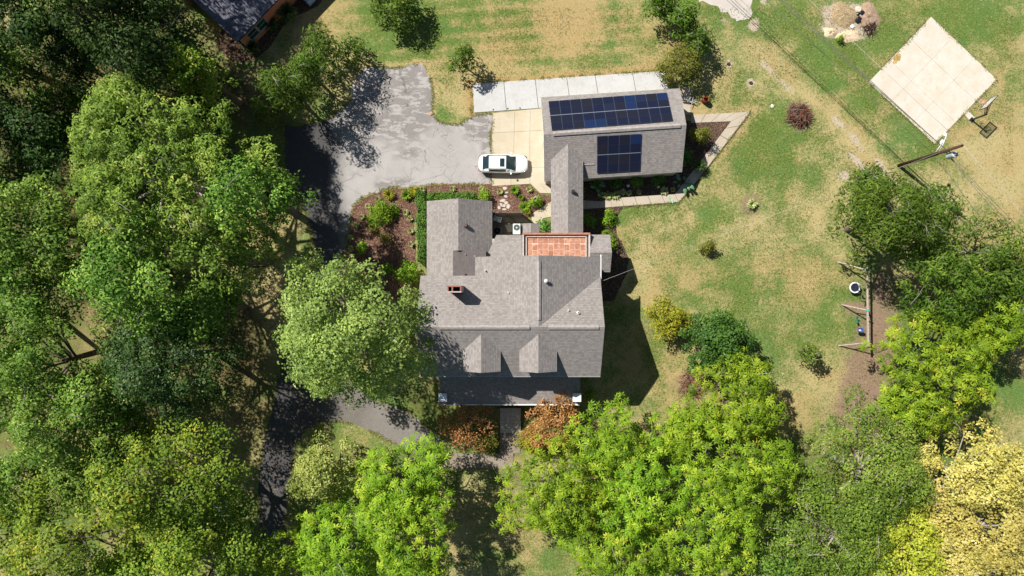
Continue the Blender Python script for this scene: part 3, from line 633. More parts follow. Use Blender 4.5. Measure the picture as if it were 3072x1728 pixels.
# roof terrace
tx0, tx1, ty0, ty1 = .97, 7.30, -5.16, -2.5
bm = bmesh.new(); prism(bm, [V(tx0 + .1, ty0 + .1, 0), V(tx1 - .1, ty0 + .1, 0), V(tx1 - .1, ty1, 0), V(tx0 + .1, ty1, 0)], 0, 4.2); part('terrace_block', bm, siding, house)
for c, s, mt in (((( tx0 + tx1) / 2, ty0 + .09), (tx1 - tx0, .18), copper_rim), ((tx0 + .07, -3.78), (.14, 2.38), curb_m), ((tx1 - .07, -3.78), (.14, 2.38), curb_m)):
    bm = bmesh.new(); box(bm, V(c[0], c[1], 4.45), (s[0], s[1], .5), bevel=.01); part('parapet', bm, mt, house)
for c, s in ((((tx0 + tx1) / 2, ty0 + .34), (tx1 - tx0 - .62, .09)), ((tx0 + .36, -3.72), (.09, 2.2)), ((tx1 - .36, -3.72), (.09, 2.2))):
    bm = bmesh.new(); box(bm, V(c[0], c[1], 4.33), (s[0], s[1], .26)); part('curb', bm, curb_m, house)
grout = plain('grout', (.60, .40, .31), .9, vary=.2, scale=3); bm = bmesh.new(); box(bm, V((tx0 + tx1) / 2, -3.72, 4.23), (tx1 - tx0 - .8, 2.3, .06)); part('terrace_bed', bm, grout, house)
rnd = random.Random(4); nx = 11; ny = 4; tw = (tx1 - tx0 - .82) / nx; thh = 2.2 / ny
for i in range(nx):
    for j in range(ny):
        bm = bmesh.new(); box(bm, V(tx0 + .41 + (i + .5) * tw, -4.76 + (j + .5) * thh + (.12 if i % 3 == 1 else 0) * (j > 0), 4.275 + rnd.uniform(-.004, .004)), (tw - .06, thh - .06, .03), bevel=.004); part('tile', bm, terra, house)
# east wing
e0, e1 = 3.9, 5.0
roof_planes(house, [[V(7.25, -5.03, e0), V(9.27, -5.03, e0), V(9.27, -3.26, e1), V(7.25, -3.26, e1)], [V(7.25, -1.5, e0), V(9.27, -1.5, e0), V(9.27, -3.26, e1), V(7.25, -3.26, e1)]], sh_main, 'side_roof')
bm = bmesh.new(); prism(bm, [V(7.4, -4.7, 0), V(8.95, -4.7, 0), V(8.95, -1.8, 0), V(7.4, -1.8, 0)], 0, e0)
q = [bm.verts.new(V(8.96, y, z)) for y, z in ((-4.7, e0 - .02), (-1.8, e0 - .02), (-3.26, e1 - .15))]; bm.faces.new(q); part('side_wall', bm, siding, house)
# porch
px0, px1 = W(1320, 0, 3.3)[0], W(1738, 0, 3.3)[0]
roof_planes(house, [[V(px0, 11.05, 3.3), V(px1, 11.05, 3.3), V(px1, 7.4, 4.85), V(px0, 7.4, 4.85)]], sh_main, 'porch_roof')
bm = bmesh.new(); box(bm, V((px0 + px1) / 2, 11.11, 3.28), (px1 - px0, .12, .12)); part('gutter', bm, white_paint, house)
bm = bmesh.new(); box(bm, V((px0 + px1) / 2, 9.3, .45), (px1 - px0 - .3, 3.7, .9)); part('porch_floor', bm, con_old, house)
for x in (px0 + .35, px1 - .35, px0 + 4.6, px1 - 4.6):
    bm = bmesh.new(); lathe(bm, [(.16, .9), (.16, 1.0), (.12, 1.05), (.11, 3.0), (.16, 3.05), (.16, 3.2)], V(x, 10.6, 0), 14); part('porch_column', bm, white_paint, house, smooth=True)
for x in (W(1328, 0, 4.2)[0], W(1731, 0, 4.2)[0]):
    bm = bmesh.new(); box(bm, V(x, 10.3, 3.7), (.72, .72, .9), bevel=.02); box(bm, V(x, 10.3, 4.17), (.80, .80, .07), bevel=.02); part('corner_pier', bm, cloud_white, house)
# chimney
cz0, cz1 = 7.3, 11.0
cL, cT = W(1342, 857, cz1), W(1384, 877.5, cz1); cx, cy = (cL.x + cT.x) / 2, (cL.y + cT.y) / 2; cw, cd = cT.x - cL.x, cL.y - cT.y
bm = bmesh.new()
for s, p in (((cw, .09), (cx, cL.y - .045)), ((cw, .09), (cx, cT.y + .045)), ((.09, cd - .18), (cL.x + .045, cy)), ((.09, cd - .18), (cT.x - .045, cy)), ((.10, cd - .18), (cL.x + .42, cy))):
    box(bm, (p[0], p[1], (cz0 + cz1) / 2), (s[0], s[1], cz1 - cz0))
chim = part('chimney', bm, plain('painted_chimney', (.36, .31, .28), .85, .2, vary=.15, scale=8), house)
bm = bmesh.new(); box(bm, (cx, cy, cz1 - 1.0), (cw - .2, cd - .2, .1)); o = bobj('flue', bm, soot, chim)
for s, p in (((cw + .04, .11), (cx, cL.y - .05)), ((cw + .04, .11), (cx, cT.y + .05)), ((.11, cd - .2), (cL.x + .05, cy)), ((.11, cd - .2), (cT.x - .05, cy)), ((.12, cd - .2), (cL.x + .42, cy))):
    bm = bmesh.new(); box(bm, (p[0], p[1], cz1 + .035), (s[0], s[1], .07), bevel=.01); bobj('coping', bm, red_brick_p if s[1] > .2 or p[1] > cy else plain('coping_pink', (.48, .36, .33), .8), chim)
# roof vents and pipes
def zmain(x, y):    # height of the north slopes of the main roof at picture-down coords
    zs = Rz - abs(y - yR) * (Rz - E) / (yS - yR); zw = Rz - abs(x - wx) * (Rz - E) / (xE - wx)
    return zs if y > yR else max(zs, zw)
for (pxx, pyy, rr, hh, mt, nm) in ((1638, 843, .17, .45, white_paint, 'vent'), (1456, 812, .06, .3, white_paint, 'vent_pipe'), (1526, 879, .05, .2, white_paint, 'vent_pipe'), (1706, 931, .05, .25, white_paint, 'vent_pipe'), (1735, 938.5, .09, .3, white_paint, 'vent_pipe')):
    p = W(pxx, pyy, 9.2); z = zmain(p.x, -p.y); p = W(pxx, pyy, z + hh * .7); bm = bmesh.new()
    if rr > .1: lathe(bm, [(.10, z - .2), (.10, z + .3), (rr, z + .31), (rr * 1.05, z + .38), (rr * .7, z + .46), (.01, z + .49)], (p.x, p.y, 0), 16)
    else: lathe(bm, [(rr * 1.6, z - .1), (rr * 1.5, z + .03), (rr, z + .05), (rr, z + hh), (rr * .7, z + hh), (rr * .7, z + hh - .15)], (p.x, p.y, 0), 12)
    part(nm, bm, mt, house, smooth=True)
p = W(1396, 675, 5.3); bm = bmesh.new(); box(bm, (p.x, p.y, 5.05), (.30, .30, .55), bevel=.02); part('box_vent', bm, brown_metal, house)
bm = bmesh.new(); tube(bm, [W(1377, 905, 8.9), W(1378, 920, 9.0), W(1376, 930, 8.95)], .015, 5); part('stay_wire', bm, galv, house)

# ------------------------------------------------------------------ garage with solar panels
gar = empty('garage', W(1840, 400, 0), label='detached garage with grey shingle roof carrying two solar arrays', cat='garage')
ge, gr = 3.0, 5.1
NW, NE, SE, SW = W(1623, 292, ge), W(2040, 265, ge), W(2046, 516, ge), W(1633, 544, ge)
RW, RE = W(1631, 404, gr), W(2058, 372, gr)
RW = (NW + SW) / 2; RW.z = gr; RE = (NE + SE) / 2; RE.z = gr
roof_planes(gar, [[NW, NE, RE, RW], [SW, SE, RE, RW]], sh_main)
c4 = (NW + NE + SE + SW) / 4
wl_ = [c4 + (p - c4) * .965 for p in (NW, NE, SE, SW)]
bm = bmesh.new(); prism(bm, wl_, 0, ge)
for a, b, r in ((wl_[0], wl_[3], RW), (wl_[1], wl_[2], RE)):
    rr = c4 + (r - c4) * .965; rr.z = gr - .15; q = [bm.verts.new((p.x, p.y, ge)) for p in (a, b)] + [bm.verts.new(rr)]; bm.faces.new(q)
part('wall', bm, siding, gar)
for k, t in enumerate((.3, .72)):
    pp = wl_[0].lerp(wl_[3], t); bm = bmesh.new(); box(bm, (pp.x - .03, pp.y, 1.15), (.05, 2.7, 2.3), rz=math.radians(3)); part('garage_door', bm, white_paint, gar)
d = (RE - RW).normalized(); strip('ridge_vent', RW + d * .9 + Vector((0, 0, .02)), RE - d * .55 + Vector((0, 0, .02)), .40, .10, rc, gar)
def on_plane(px, py, a, b, c, hover):
    """point on the plane abc, seen at px,py"""
    n = (b - a).cross(c - a).normalized();  n = n if n.z > 0 else -n
    o = Vector((0, 0, H)); dr = (W(px, py, 0) - o); t = (a + n * hover - o).dot(n) / dr.dot(n); return o + dr * t
def array(cs, pl, nx, ny, label):
    q = [on_plane(x, y, *pl, .12) for x, y in cs]    # nw ne se sw
    ar = empty('solar_array', (q[0] + q[1] + q[2] + q[3]) / 4, label=label, cat='solar panels')
    pt = lambda u, v: (q[0] * (1 - u) + q[1] * u) * (1 - v) + (q[3] * (1 - u) + q[2] * u) * v
    n = (q[1] - q[0]).cross(q[3] - q[0]).normalized(); n = n if n.z > 0 else -n
    def slab(nm, u0, u1, v0, v1, h0, h1, mat, par, uvs=False):
        bm = bmesh.new(); lo = [bm.verts.new(pt(u, v) + n * h0) for u, v in ((u0, v0), (u1, v0), (u1, v1), (u0, v1))]; hi = [bm.verts.new(pt(u, v) + n * h1) for u, v in ((u0, v0), (u1, v0), (u1, v1), (u0, v1))]
        tf = bm.faces.new(hi); bm.faces.new(lo[::-1])
        for i in range(4): bm.faces.new((lo[i], lo[(i + 1) % 4], hi[(i + 1) % 4], hi[i]))
        if uvs:
            ul = bm.loops.layers.uv.new('UVMap')
            for l, uvp in zip(tf.loops, ((0, 0), (1, 0), (1, 1), (0, 1))): l[ul].uv = uvp
        o = bobj(nm, bm, mat); o.parent = par; o.matrix_parent_inverse = Matrix.Translation(-ar.location); return o
    gu, gv = .0011 * 11 / nx, .010
    for j in range(ny):
        for i in range(nx):
            u0, u1, v0, v1 = i / nx + gu, (i + 1) / nx - gu, j / ny + gv * .35, (j + 1) / ny - gv * .35
            f = slab('panel', u0, u1, v0, v1, -.035, 0, solar_frame, ar)
            eu, ev = .016 / ((q[1] - q[0]).length), .016 / ((q[3] - q[0]).length)
            for a, b in ((0, .5), (.5, 1)):
                va = v0 + (v1 - v0) * a + (ev if a == 0 else ev * .3); vb = v0 + (v1 - v0) * b - (ev if b == 1 else ev * .3)
                s_ = slab('cells', u0 + eu, u1 - eu, va, vb, .001, .004, solar, f, True)
                s_.parent = f
    for j in range(1, ny): slab('rail', -.002, 1.002, j / ny - gv * .9, j / ny + gv * .9, -.05, .004, solar_rail, ar)
    for v in (.18, .32, .68, .82): slab('mounting_rail', -.004, 1.004, v - .006, v + .006, -.10, -.04, solar_rail, ar)
    return ar
z3 = lambda x, y: (1420 + x / 3.788, 190 + y / 3.788)
array([z3(852, 430), z3(2200, 330), z3(2272, 655), z3(892, 762)], (NW, NE, RE), 11, 2, 'long solar array of twenty-two panels on the upper garage roof slope')
array([z3(1405, 828), z3(1912, 800), z3(1895, 1222), z3(1405, 1252)], (SW, SE, RE), 4, 2, 'square solar array of eight panels on the lower garage roof slope')
bm = bmesh.new(); tube(bm, [on_plane(1751, 494, SW, SE, RE, .06), on_plane(1783, 493, SW, SE, RE, .06)], .03, 6); part('conduit', bm, galv, gar)

# covered walkway
cwk = empty('covered_walkway', V(5.23, -8, 0), label='narrow gabled breezeway roof joining garage and house', cat='breezeway')
be, brz = 3.95, 4.70
gz = lambda x, y: None
roof_planes(cwk, [[V(3.675, -5.05, be), V(3.675, -12.12, be), V(5.237, -13.45, brz), V(5.237, -5.05, brz)], [V(6.695, -11.95, be), V(6.695, -5.05, be), V(5.237, -5.05, brz), V(5.237, -13.45, brz)]], sh_main)
for y in (-5.6, -7.3, -9.2):
    for x in (4.0, 6.35):
        bm = bmesh.new(); box(bm, V(x, y, be / 2 - .05), (.12, .12, be - .1)); part('post', bm, white_paint, cwk)
p = W(1719.6, 573.8, 4.7); bm = bmesh.new(); box(bm, (p.x, p.y, 4.66), (.30, .28, .26), bevel=.03); box(bm, (p.x + .02, p.y - .12, 4.66), (.34, .1, .22), bevel=.02); part('roof_vent', bm, black_metal, cwk)

# ------------------------------------------------------------------ neighbour's brick house
nb = empty('brick_house', W(700, 20, 0), label='red brick house with slate blue roof at top left', cat='house')
ez, rz2 = 3.0, 5.0
A = W(711.8, 126.6, ez); B = W(833, 0, ez); dd = (B - A).normalized(); B = A + dd * 16; nn = Vector((-dd.y, dd.x, 0)); L_ = A + nn * 5.0
Lw = W(625, 33, ez + .5) ; 
A2 = A + nn * 5.2 + Vector((0, 0, 1.6)); B2 = B + nn * 5.2 + Vector((0, 0, 1.6)); C2 = A + nn * 10.4; D2 = B + nn * 10.4
roof_planes(nb, [[A, B, B2, A2], [D2, C2, A2, B2]], sh_blue, course=.16)
wa = A - dd * -.35 + nn * .16; wb = B + nn * .16; wc = B + nn * 9.95; wd = A + dd * .35 + nn * 9.95
def brick_face(a, b, z0, z1, name, par):
    me = bpy.data.meshes.new(name); me.from_pydata([(a.x, a.y, z0), (b.x, b.y, z0), (b.x, b.y, z1), (a.x, a.y, z1)], [], [(0, 1, 2, 3)])
    u = me.uv_layers.new(name='UVMap'); Lg = (b - a).length; u.data.foreach_set('uv', [0, z0, Lg, z0, Lg, z1, 0, z1]); return rl(link(name, me, brickwall), par)
brick_face(wa, wb, 0, ez + .05, 'wall', nb); brick_face(wd, wa, 0, ez + .05, 'wall', nb); brick_face(wc, wd, 0, ez + .05, 'wall', nb)
bm = bmesh.new(); tube(bm, [A + Vector((0, 0, -.02)), B + Vector((0, 0, -.02))], .06, 6); part('gutter', bm, black_metal, nb)
bm = bmesh.new(); box(bm, ((wa.x), (wa.y), 1.45), (.12, .12, 2.9), rz=math.atan2(dd.y, dd.x)); part('corner_trim', bm, trim_grey, nb)
wp = W(765, 80, 1.8); t0 = (wp - wa).dot(dd)
rzw = math.atan2(dd.y, dd.x)
for k in (-1, 1):
    c = wa + dd * (t0 + k * .62); bm = bmesh.new(); fw = Matrix.Rotation(rzw, 4, 'Z')
    cc = Vector((c.x, c.y, 1.75)) - nn * .02
    for sx, sz, w_, h_ in ((-.56, 0, .08, 1.5), (.56, 0, .08, 1.5), (0, -.72, 1.2, .08), (0, .72, 1.2, .08), (0, 0, 1.1, .04)):
        box(bm, cc + dd * sx + Vector((0, 0, sz)), (w_, .09, h_), rz=rzw)
    fr = part('window', bm, trim_grey, nb); bm = bmesh.new(); box(bm, cc, (1.05, .04, 1.4), rz=rzw); rl(bobj('pane', bm, plain('window_glass', (.02, .06, .07), .1, .6)), nb).parent = fr
bm = bmesh.new(); box(bm, wa + dd * t0 - nn * .05 + Vector((0, 0, .98 - wa.z)), (2.4, .14, .07), rz=rzw); part('sill', bm, trim_grey, nb)
sheet('garden_bed', smooth_poly(P([(640,120),(665,160),(700,185),(745,190),(790,160),(815,135),(860,60),(930,30),(965,12),(975,-40),(860,-40),(700,60)])), -.04, .022, mulch_dark, kind='structure')
cab = empty('utility_cabinet', W(930, 0, 0), label='pale blue metal cabinet beside the brick house at the top edge', cat='cabinet')
bm = bmesh.new(); box(bm, (cab.location.x, cab.location.y, .45), (.95, .95, .9), rz=.8, bevel=.05); part('body', bm, plain('pale_blue_metal', (.35, .50, .68), .4, .5), cab)
bm = bmesh.new(); lathe(bm, [(.3, .9), (.3, .93), (.22, .93), (.2, .91), (.01, .91)], (cab.location.x, cab.location.y, 0), 18); part('fan_grille', bm, plain('blue_dark', (.03, .09, .25), .5), cab)

# ------------------------------------------------------------------ foliage generator
def mk_leaves(centers, radii, rr, leaf, cover=1.1, star=0, flat=.7, up=.5, droop=.25, jit=.12):
    """centres (n,3), radii (n): leaves spread in the outer shell of every lobe"""
    L, Wd = leaf; vs = []; at = []
    for c, r in zip(centers, radii):
        area = 4.6 * r * r * (.5 + flat * .5); a1 = L * Wd * .5 * (star if star else 1); n = max(6, int(area * cover / a1))
        u = rr.normal(size=(n, 3)); u[:, 2] = np.abs(u[:, 2]) * 1.0 - .25; u /= np.linalg.norm(u, axis=1)[:, None]
        rad = r * np.clip(1 + rr.normal(-.10, .20, n), .35, 1.5)
        # uneven surface: a few bulges
        k = rr.normal(size=(8, 3)); k /= np.linalg.norm(k, axis=1)[:, None]
        rad = rad * (.70 + .48 * np.max(np.clip(u @ k.T, 0, 1) ** 4, axis=1))
        p = c + u * rad[:, None] * np.array([1, 1, flat]) + rr.normal(0, jit * .5, (n, 3))
        nrm = u * .8 + rr.normal(0, .40, (n, 3)); nrm[:, 2] += up + .25; nrm /= np.linalg.norm(nrm, axis=1)[:, None]
        tv = rr.normal(size=(n, 3)) + u * .8; tv -= nrm * np.sum(tv * nrm, axis=1)[:, None]; tv /= np.linalg.norm(tv, axis=1)[:, None] + 1e-9
        bt = np.cross(nrm, tv); base = rr.random() * .42
        cr = np.clip(base + rr.random(n) ** 1.2 * .62, 0, 1)
        if star:
            for s in range(star):
                an = 2 * math.pi * s / star + rr.normal(0, .18, n); ll = L * (.75 + .5 * rr.random(n)); ww = Wd * (.8 + .4 * rr.random(n))
                d = tv * np.cos(an)[:, None] + bt * np.sin(an)[:, None]; d2 = d - nrm * droop; b2 = np.cross(nrm, d)
                p0 = p + d * (L * .05); p1 = p + d * (ll * .55)[:, None] + b2 * (ww * .5)[:, None]; p2 = p + d2 * ll[:, None]; p3 = p + d * (ll * .55)[:, None] - b2 * (ww * .5)[:, None]
                vs.append(np.stack([p0, p1, p2, p3], 1)); at.append(np.repeat(np.clip(cr + rr.normal(0, .06, n), 0, 1), 4))
        else:
            ll = L * (.7 + .6 * rr.random(n)); ww = Wd * (.7 + .6 * rr.random(n)); d2 = tv - nrm * droop
            p1 = p + tv * (ll * .5)[:, None] + bt * (ww * .5)[:, None]; p2 = p + d2 * ll[:, None]; p3 = p + tv * (ll * .5)[:, None] - bt * (ww * .5)[:, None]
            vs.append(np.stack([p, p1, p2, p3], 1)); at.append(np.repeat(cr, 4))
    v = np.concatenate([a.reshape(-1, 3) for a in vs]); return v, np.concatenate(at)
TRIS = [0]
def leaf_obj(name, v, a, mat, parent, **k):
    n = len(v) // 4; TRIS[0] += n * 2
    me = fast_mesh(name, v, np.arange(n * 4, dtype=np.int32).reshape(-1, 4), attr=a)
    return link(name, me, mat, parent, **k)
KIND = { # leaf (len, width), cover, star, lobe radius, flat, bark twigs
 'pecan': dict(leaf=(.42, .13), cover=.80, star=7, lobe=1.05, flat=.75, up=.9, droop=.35, twig=5),
 'oak': dict(leaf=(.30, .15), cover=.95, star=0, lobe=1.25, flat=.75, up=.5, droop=.3, twig=6),
 'oaklit': dict(leaf=(.34, .14), cover=.95, star=4, lobe=1.25, flat=.7, up=.6, droop=.4, twig=10),
 'yellowing': dict(leaf=(.26, .17), cover=.95, star=0, lobe=1.35, flat=.7, up=.5, droop=.2, twig=8),
 'dark': dict(leaf=(.32, .15), cover=1.05, star=0, lobe=1.6, flat=.7, up=.4, droop=.3, twig=3),
 'maple': dict(leaf=(.24, .16), cover=1.15, star=0, lobe=1.15, flat=.85, up=.4, droop=.2, twig=2),
 'sage': dict(leaf=(.22, .16), cover=1.15, star=0, lobe=.9, flat=.85, up=.4, droop=.2, twig=2),
 'magnolia2': dict(leaf=(.26, .14), cover=1.7, star=0, lobe=.9, flat=.9, up=.4, droop=.2, twig=0),
 'hack': dict(leaf=(.40, .12), cover=.95, star=0, lobe=1.25, flat=.7, up=.5, droop=.4, twig=10),
 'grey': dict(leaf=(.26, .12), cover=.85, star=0, lobe=1.2, flat=.75, up=.5, droop=.2, twig=26),
 'cream': dict(leaf=(.24, .17), cover=1.05, star=0, lobe=.95, flat=.8, up=.5, droop=.2, twig=4),
 'lemon': dict(leaf=(.26, .17), cover=1.0, star=0, lobe=1.0, flat=.8, up=.5, droop=.2, twig=4),
 'magnolia': dict(leaf=(.26, .14), cover=1.1, star=0, lobe=1.0, flat=.9, up=.4, droop=.2, twig=1),
 'myrtle': dict(leaf=(.20, .12), cover=.75, star=0, lobe=.7, flat=.9, up=.4, droop=.2, twig=4),
 'shrub': dict(leaf=(.16, .10), cover=1.1, star=0, lobe=.5, flat=.9, up=.4, droop=.2, twig=0),
 'deep': dict(leaf=(.2, .12), cover=1.1, star=0, lobe=.55, flat=.9, up=.4, droop=.2, twig=0),
 'gold': dict(leaf=(.2, .12), cover=1.1, star=0, lobe=.6, flat=.9, up=.4, droop=.2, twig=0),
 'olive': dict(leaf=(.2, .09), cover=1.1, star=0, lobe=.55, flat=.9, up=.4, droop=.2, twig=0),
}
def limb_mesh(segs):
    bm = bmesh.new()
    for pts, rad, n in segs: tube(bm, pts, rad, n, cap=False)
    return bm
TREES = []
def tree(name, label, cat, kind, px, py, rpx, h, seed, ex=1.0, rot=0.0, group=None, depth=.55, gap=0.0, lobe=None, trunk_bark=None, sparse=1.0):
    """crown centre seen at px,py with radius rpx; h = height; ex stretches the crown along rot (deg)"""
    K = KIND[kind]; rr = np.random.default_rng(seed); rd = random.Random(seed)
    zc = h * .72; c = W(px, py, zc); R = rpx * (H - zc) / F; cb = h * (1 - depth)
    o = empty(name, (c.x, c.y, 0), label=label, cat=cat, group=group)
    lb = lobe or K['lobe']; lb = min(lb, R * .45)
    n = int(2.7 * (R / lb) ** 2 * ex * (1 - gap)) + 5
    ph = [rd.uniform(0, 6.28) for _ in range(4)]
    pts = []; cr, sr = math.cos(math.radians(rot)), math.sin(math.radians(rot))
    for i in range(n):
        best = None
        for t in range(7):
            a = rd.uniform(0, 6.283); q = math.sqrt(rd.random()); s = 1 + .13 * math.sin(2 * a + ph[0]) + .12 * math.sin(3 * a + ph[1]) + .10 * math.sin(7 * a + ph[2])
            rad = q * (R - lb * .75) * s; x, y = rad * math.cos(a) * ex, rad * math.sin(a)
            dm = min([(x - p[0]) ** 2 + (y - p[1]) ** 2 for p in pts] or [9e9])
            if best is None or dm > best[0]: best = (dm, x, y, q)
        pts.append(best[1:])
    C = []; RR = []
    for i, (x, y, q) in enumerate(pts):
        top = (1 - q ** 2.2) ** .65
        low = rd.random() < .28
        z = cb + (h - cb - lb * .5) * top * (rd.uniform(.3, .65) if low else rd.uniform(.72, 1.0)) + rd.uniform(-.6, .6)
        r = lb * rd.choice((.55, .75, .95, 1.25)) * rd.uniform(.85, 1.15) * (1.0 - .2 * q)
        C.append((x * cr - y * sr, x * sr + y * cr, z)); RR.append(r)
    C = np.array(C); RR = np.array(RR)
    v, a = mk_leaves(C, RR, rr, K['leaf'], K['cover'] * sparse, K['star'], K['flat'], K['up'], K['droop'])
    leaf_obj('crown', v, a, LM[kind], o)
    # trunk, limbs, a few bare twigs
    tr = max(.035, .015 * h + .010 * R); segs = []; tz = cb + (h - cb) * .15
    bend = (rd.uniform(-.04, .04) * h, rd.uniform(-.04, .04) * h)
    t1 = Vector((bend[0], bend[1], tz)); segs.append(([(0, 0, -.1), (0, 0, .15), (bend[0] * .5, bend[1] * .5, tz * .5), t1], [tr * 1.5, tr * 1.15, tr, tr * .8], 8))
    idx = rd.sample(range(len(C)), min(len(C), 6 + int(R * 1.4)))
    for i in idx:
        e = Vector(C[i]); m1 = t1.lerp(e, .5) + Vector((rd.uniform(-.4, .4), rd.uniform(-.4, .4), rd.uniform(-.6, .1))); segs.append(([t1 - Vector((0, 0, rd.uniform(0, tz * .25))), m1, e], [tr * .5, tr * .3, tr * .1], 5))
    bt = trunk_bark or bark
    bm = limb_mesh(segs); tk = bobj('trunk', bm, bt, o, smooth=True)
    tw = []
    for k in range(K['twig']):
        i = rd.randrange(len(C)); e = Vector(C[i]); d = Vector((rd.uniform(-1, 1), rd.uniform(-1, 1), rd.uniform(.1, .5))).normalized(); r = RR[i]
        p0 = e + Vector((0, 0, r * K['flat'] * .85)) - d * r * .5; p1 = p0 + d * r * .9 + Vector((0, 0, .12)); p2 = p1 + (d + Vector((rd.uniform(-.6, .6), rd.uniform(-.6, .6), -.2))) * r * .6
        tw.append(([p0, p1, p2], [.026, .018, .008], 4)); d2 = d.cross(Vector((0, 0, 1))); tw.append(([p1, p1 + (d + d2 * rd.uniform(-1, 1)) * r * .5], [.013, .006], 4))
    if tw: bobj('twigs', limb_mesh(tw), pale_bark, o, kind='stuff')
    TREES.append((o, R)); return o
s1 = 1.1925
def T(name, label, kind, ox, oy, orad, h, seed, **k):
    cat = k.pop('cat', 'tree'); return tree(name, label, cat, kind, ox * s1, oy * s1, orad * s1, h, seed, **k)
W1 = 'trees of the dark wood at upper left'; W2 = 'broad trees left of the drive'; W3 = 'lime green pecan trees in front of the house'; W4 = 'trees along the right side'
# dark wood, upper left
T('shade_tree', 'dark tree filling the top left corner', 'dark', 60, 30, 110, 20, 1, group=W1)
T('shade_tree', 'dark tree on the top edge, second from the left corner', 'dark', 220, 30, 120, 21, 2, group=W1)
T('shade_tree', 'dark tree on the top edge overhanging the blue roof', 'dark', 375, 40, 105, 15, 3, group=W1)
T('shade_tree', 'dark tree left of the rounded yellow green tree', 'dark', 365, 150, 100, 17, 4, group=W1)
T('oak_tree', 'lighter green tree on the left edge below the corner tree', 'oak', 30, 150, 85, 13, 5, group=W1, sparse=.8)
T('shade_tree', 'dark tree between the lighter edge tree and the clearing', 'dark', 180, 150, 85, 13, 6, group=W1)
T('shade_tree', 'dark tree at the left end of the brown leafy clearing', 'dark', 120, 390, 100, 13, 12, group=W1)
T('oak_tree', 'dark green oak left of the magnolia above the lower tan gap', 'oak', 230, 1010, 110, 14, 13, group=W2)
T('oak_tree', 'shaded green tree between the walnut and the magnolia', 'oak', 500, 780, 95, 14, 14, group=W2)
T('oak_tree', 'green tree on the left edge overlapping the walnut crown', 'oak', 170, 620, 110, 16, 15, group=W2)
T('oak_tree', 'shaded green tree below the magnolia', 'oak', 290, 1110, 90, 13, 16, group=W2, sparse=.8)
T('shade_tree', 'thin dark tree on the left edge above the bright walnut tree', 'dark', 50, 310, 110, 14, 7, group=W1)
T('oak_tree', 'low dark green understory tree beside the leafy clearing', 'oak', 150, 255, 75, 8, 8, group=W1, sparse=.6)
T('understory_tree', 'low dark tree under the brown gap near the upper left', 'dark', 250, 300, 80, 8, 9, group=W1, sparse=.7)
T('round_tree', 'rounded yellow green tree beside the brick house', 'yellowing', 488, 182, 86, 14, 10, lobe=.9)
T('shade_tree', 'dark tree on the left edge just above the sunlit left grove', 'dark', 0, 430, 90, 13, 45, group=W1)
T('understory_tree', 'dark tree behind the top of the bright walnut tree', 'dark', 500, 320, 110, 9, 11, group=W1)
# wood beyond the frame, whose shade falls into the picture
for i, (ox, oy, r, h, l) in enumerate(((-90, -90, 120, 21, 'diagonally off the corner'), (90, -110, 120, 22, 'first above the top edge'), (270, -180, 120, 20, 'second above the top edge'), (132, -313, 130, 17, 'third, farther above the top edge'), (216, -398, 130, 20, 'fourth, farthest above the top edge'), (-110, 100, 120, 20, 'upper one off the left edge'), (-110, 290, 110, 18, 'lower one off the left edge'))):
    T('shade_tree', 'tall dark tree of the wood outside the view, ' + l, 'dark', ox, oy, r, h, 20 + i, group='wood continuing beyond the frame', sparse=.8)
# big bright walnut tree
T('walnut_tree', 'big sunlit walnut tree above the left centre, largest crown in view', 'oaklit', 395, 445, 265, 20, 30, ex=1.12, depth=.5, trunk_bark=pale_bark)
T('oak_tree', 'broad green tree touching the left edge below the walnut tree', 'oak', 60, 570, 150, 17, 31, group=W2)
T('oak_tree', 'green tree whose right edge reaches over the dark drive', 'oak', 606, 490, 128, 20, 32, group=W2)
T('oak_tree', 'full green tree below the middle of the walnut tree', 'oak', 350, 690, 190, 18, 33, group=W2)
T('oak_tree', 'green tree half cut by the left edge beside the lower walnut branches', 'oak', -25, 650, 90, 14, 17, group=W2)
T('oak_tree', 'green tree half cut by the left edge above the bare tan patch', 'oak', -20, 830, 90, 14, 18, group=W2)
T('oak_tree', 'green tree half cut by the left edge, third above the bottom corner', 'oak', -10, 1010, 90, 14, 19, group=W2)
T('oak_tree', 'thin green tree on the left edge beside the bare tan patch', 'oak', 40, 710, 115, 15, 34, group=W2, sparse=.7)
T('oak_tree', 'sparse green tree right of the walnut with sunlit grass beside it', 'oak', 545, 640, 115, 18, 35, group=W2, sparse=.7)
T('magnolia_tree', 'dark glossy magnolia left of the shaded lawn', 'magnolia', 405, 915, 165, 15, 36, lobe=1.1)
T('oak_tree', 'green tree on the left edge below the bare tan patch', 'oak', 100, 900, 135, 16, 37, group=W2)
T('oak_tree', 'green tree on the left edge, second above the bottom corner', 'oak', 130, 1080, 135, 16, 38, group=W2)
T('oak_tree', 'thin dark green tree low on the left edge', 'oak', 40, 1235, 120, 14, 39, group=W2, sparse=.9)
T('yellowing_tree', 'yellowing tree on the bottom edge between the corner tree and its wide neighbour', 'yellowing', 330, 1440, 120, 13, 43, group='yellowing trees at lower left')
T('oak_tree', 'green tree low on the left edge above the yellow corner tree', 'oak', 200, 1210, 110, 13, 44, group=W2)
T('yellowing_tree', 'wide tree turning yellow below the shaded lawn', 'yellowing', 410, 1245, 190, 16, 40, ex=1.15, group='yellowing trees at lower left')
T('yellowing_tree', 'yellow speckled tree filling the bottom left corner', 'yellowing', 140, 1390, 210, 16, 41, group='yellowing trees at lower left')
T('yellowing_tree', 'yellowing tree on the bottom edge left of the drive', 'yellowing', 500, 1420, 160, 15, 42, group='yellowing trees at lower left')
# tree by the house
T('silver_maple', 'dense pale green maple beside the left front of the house', 'maple', 864, 834, 214, 19, 50, depth=.6)
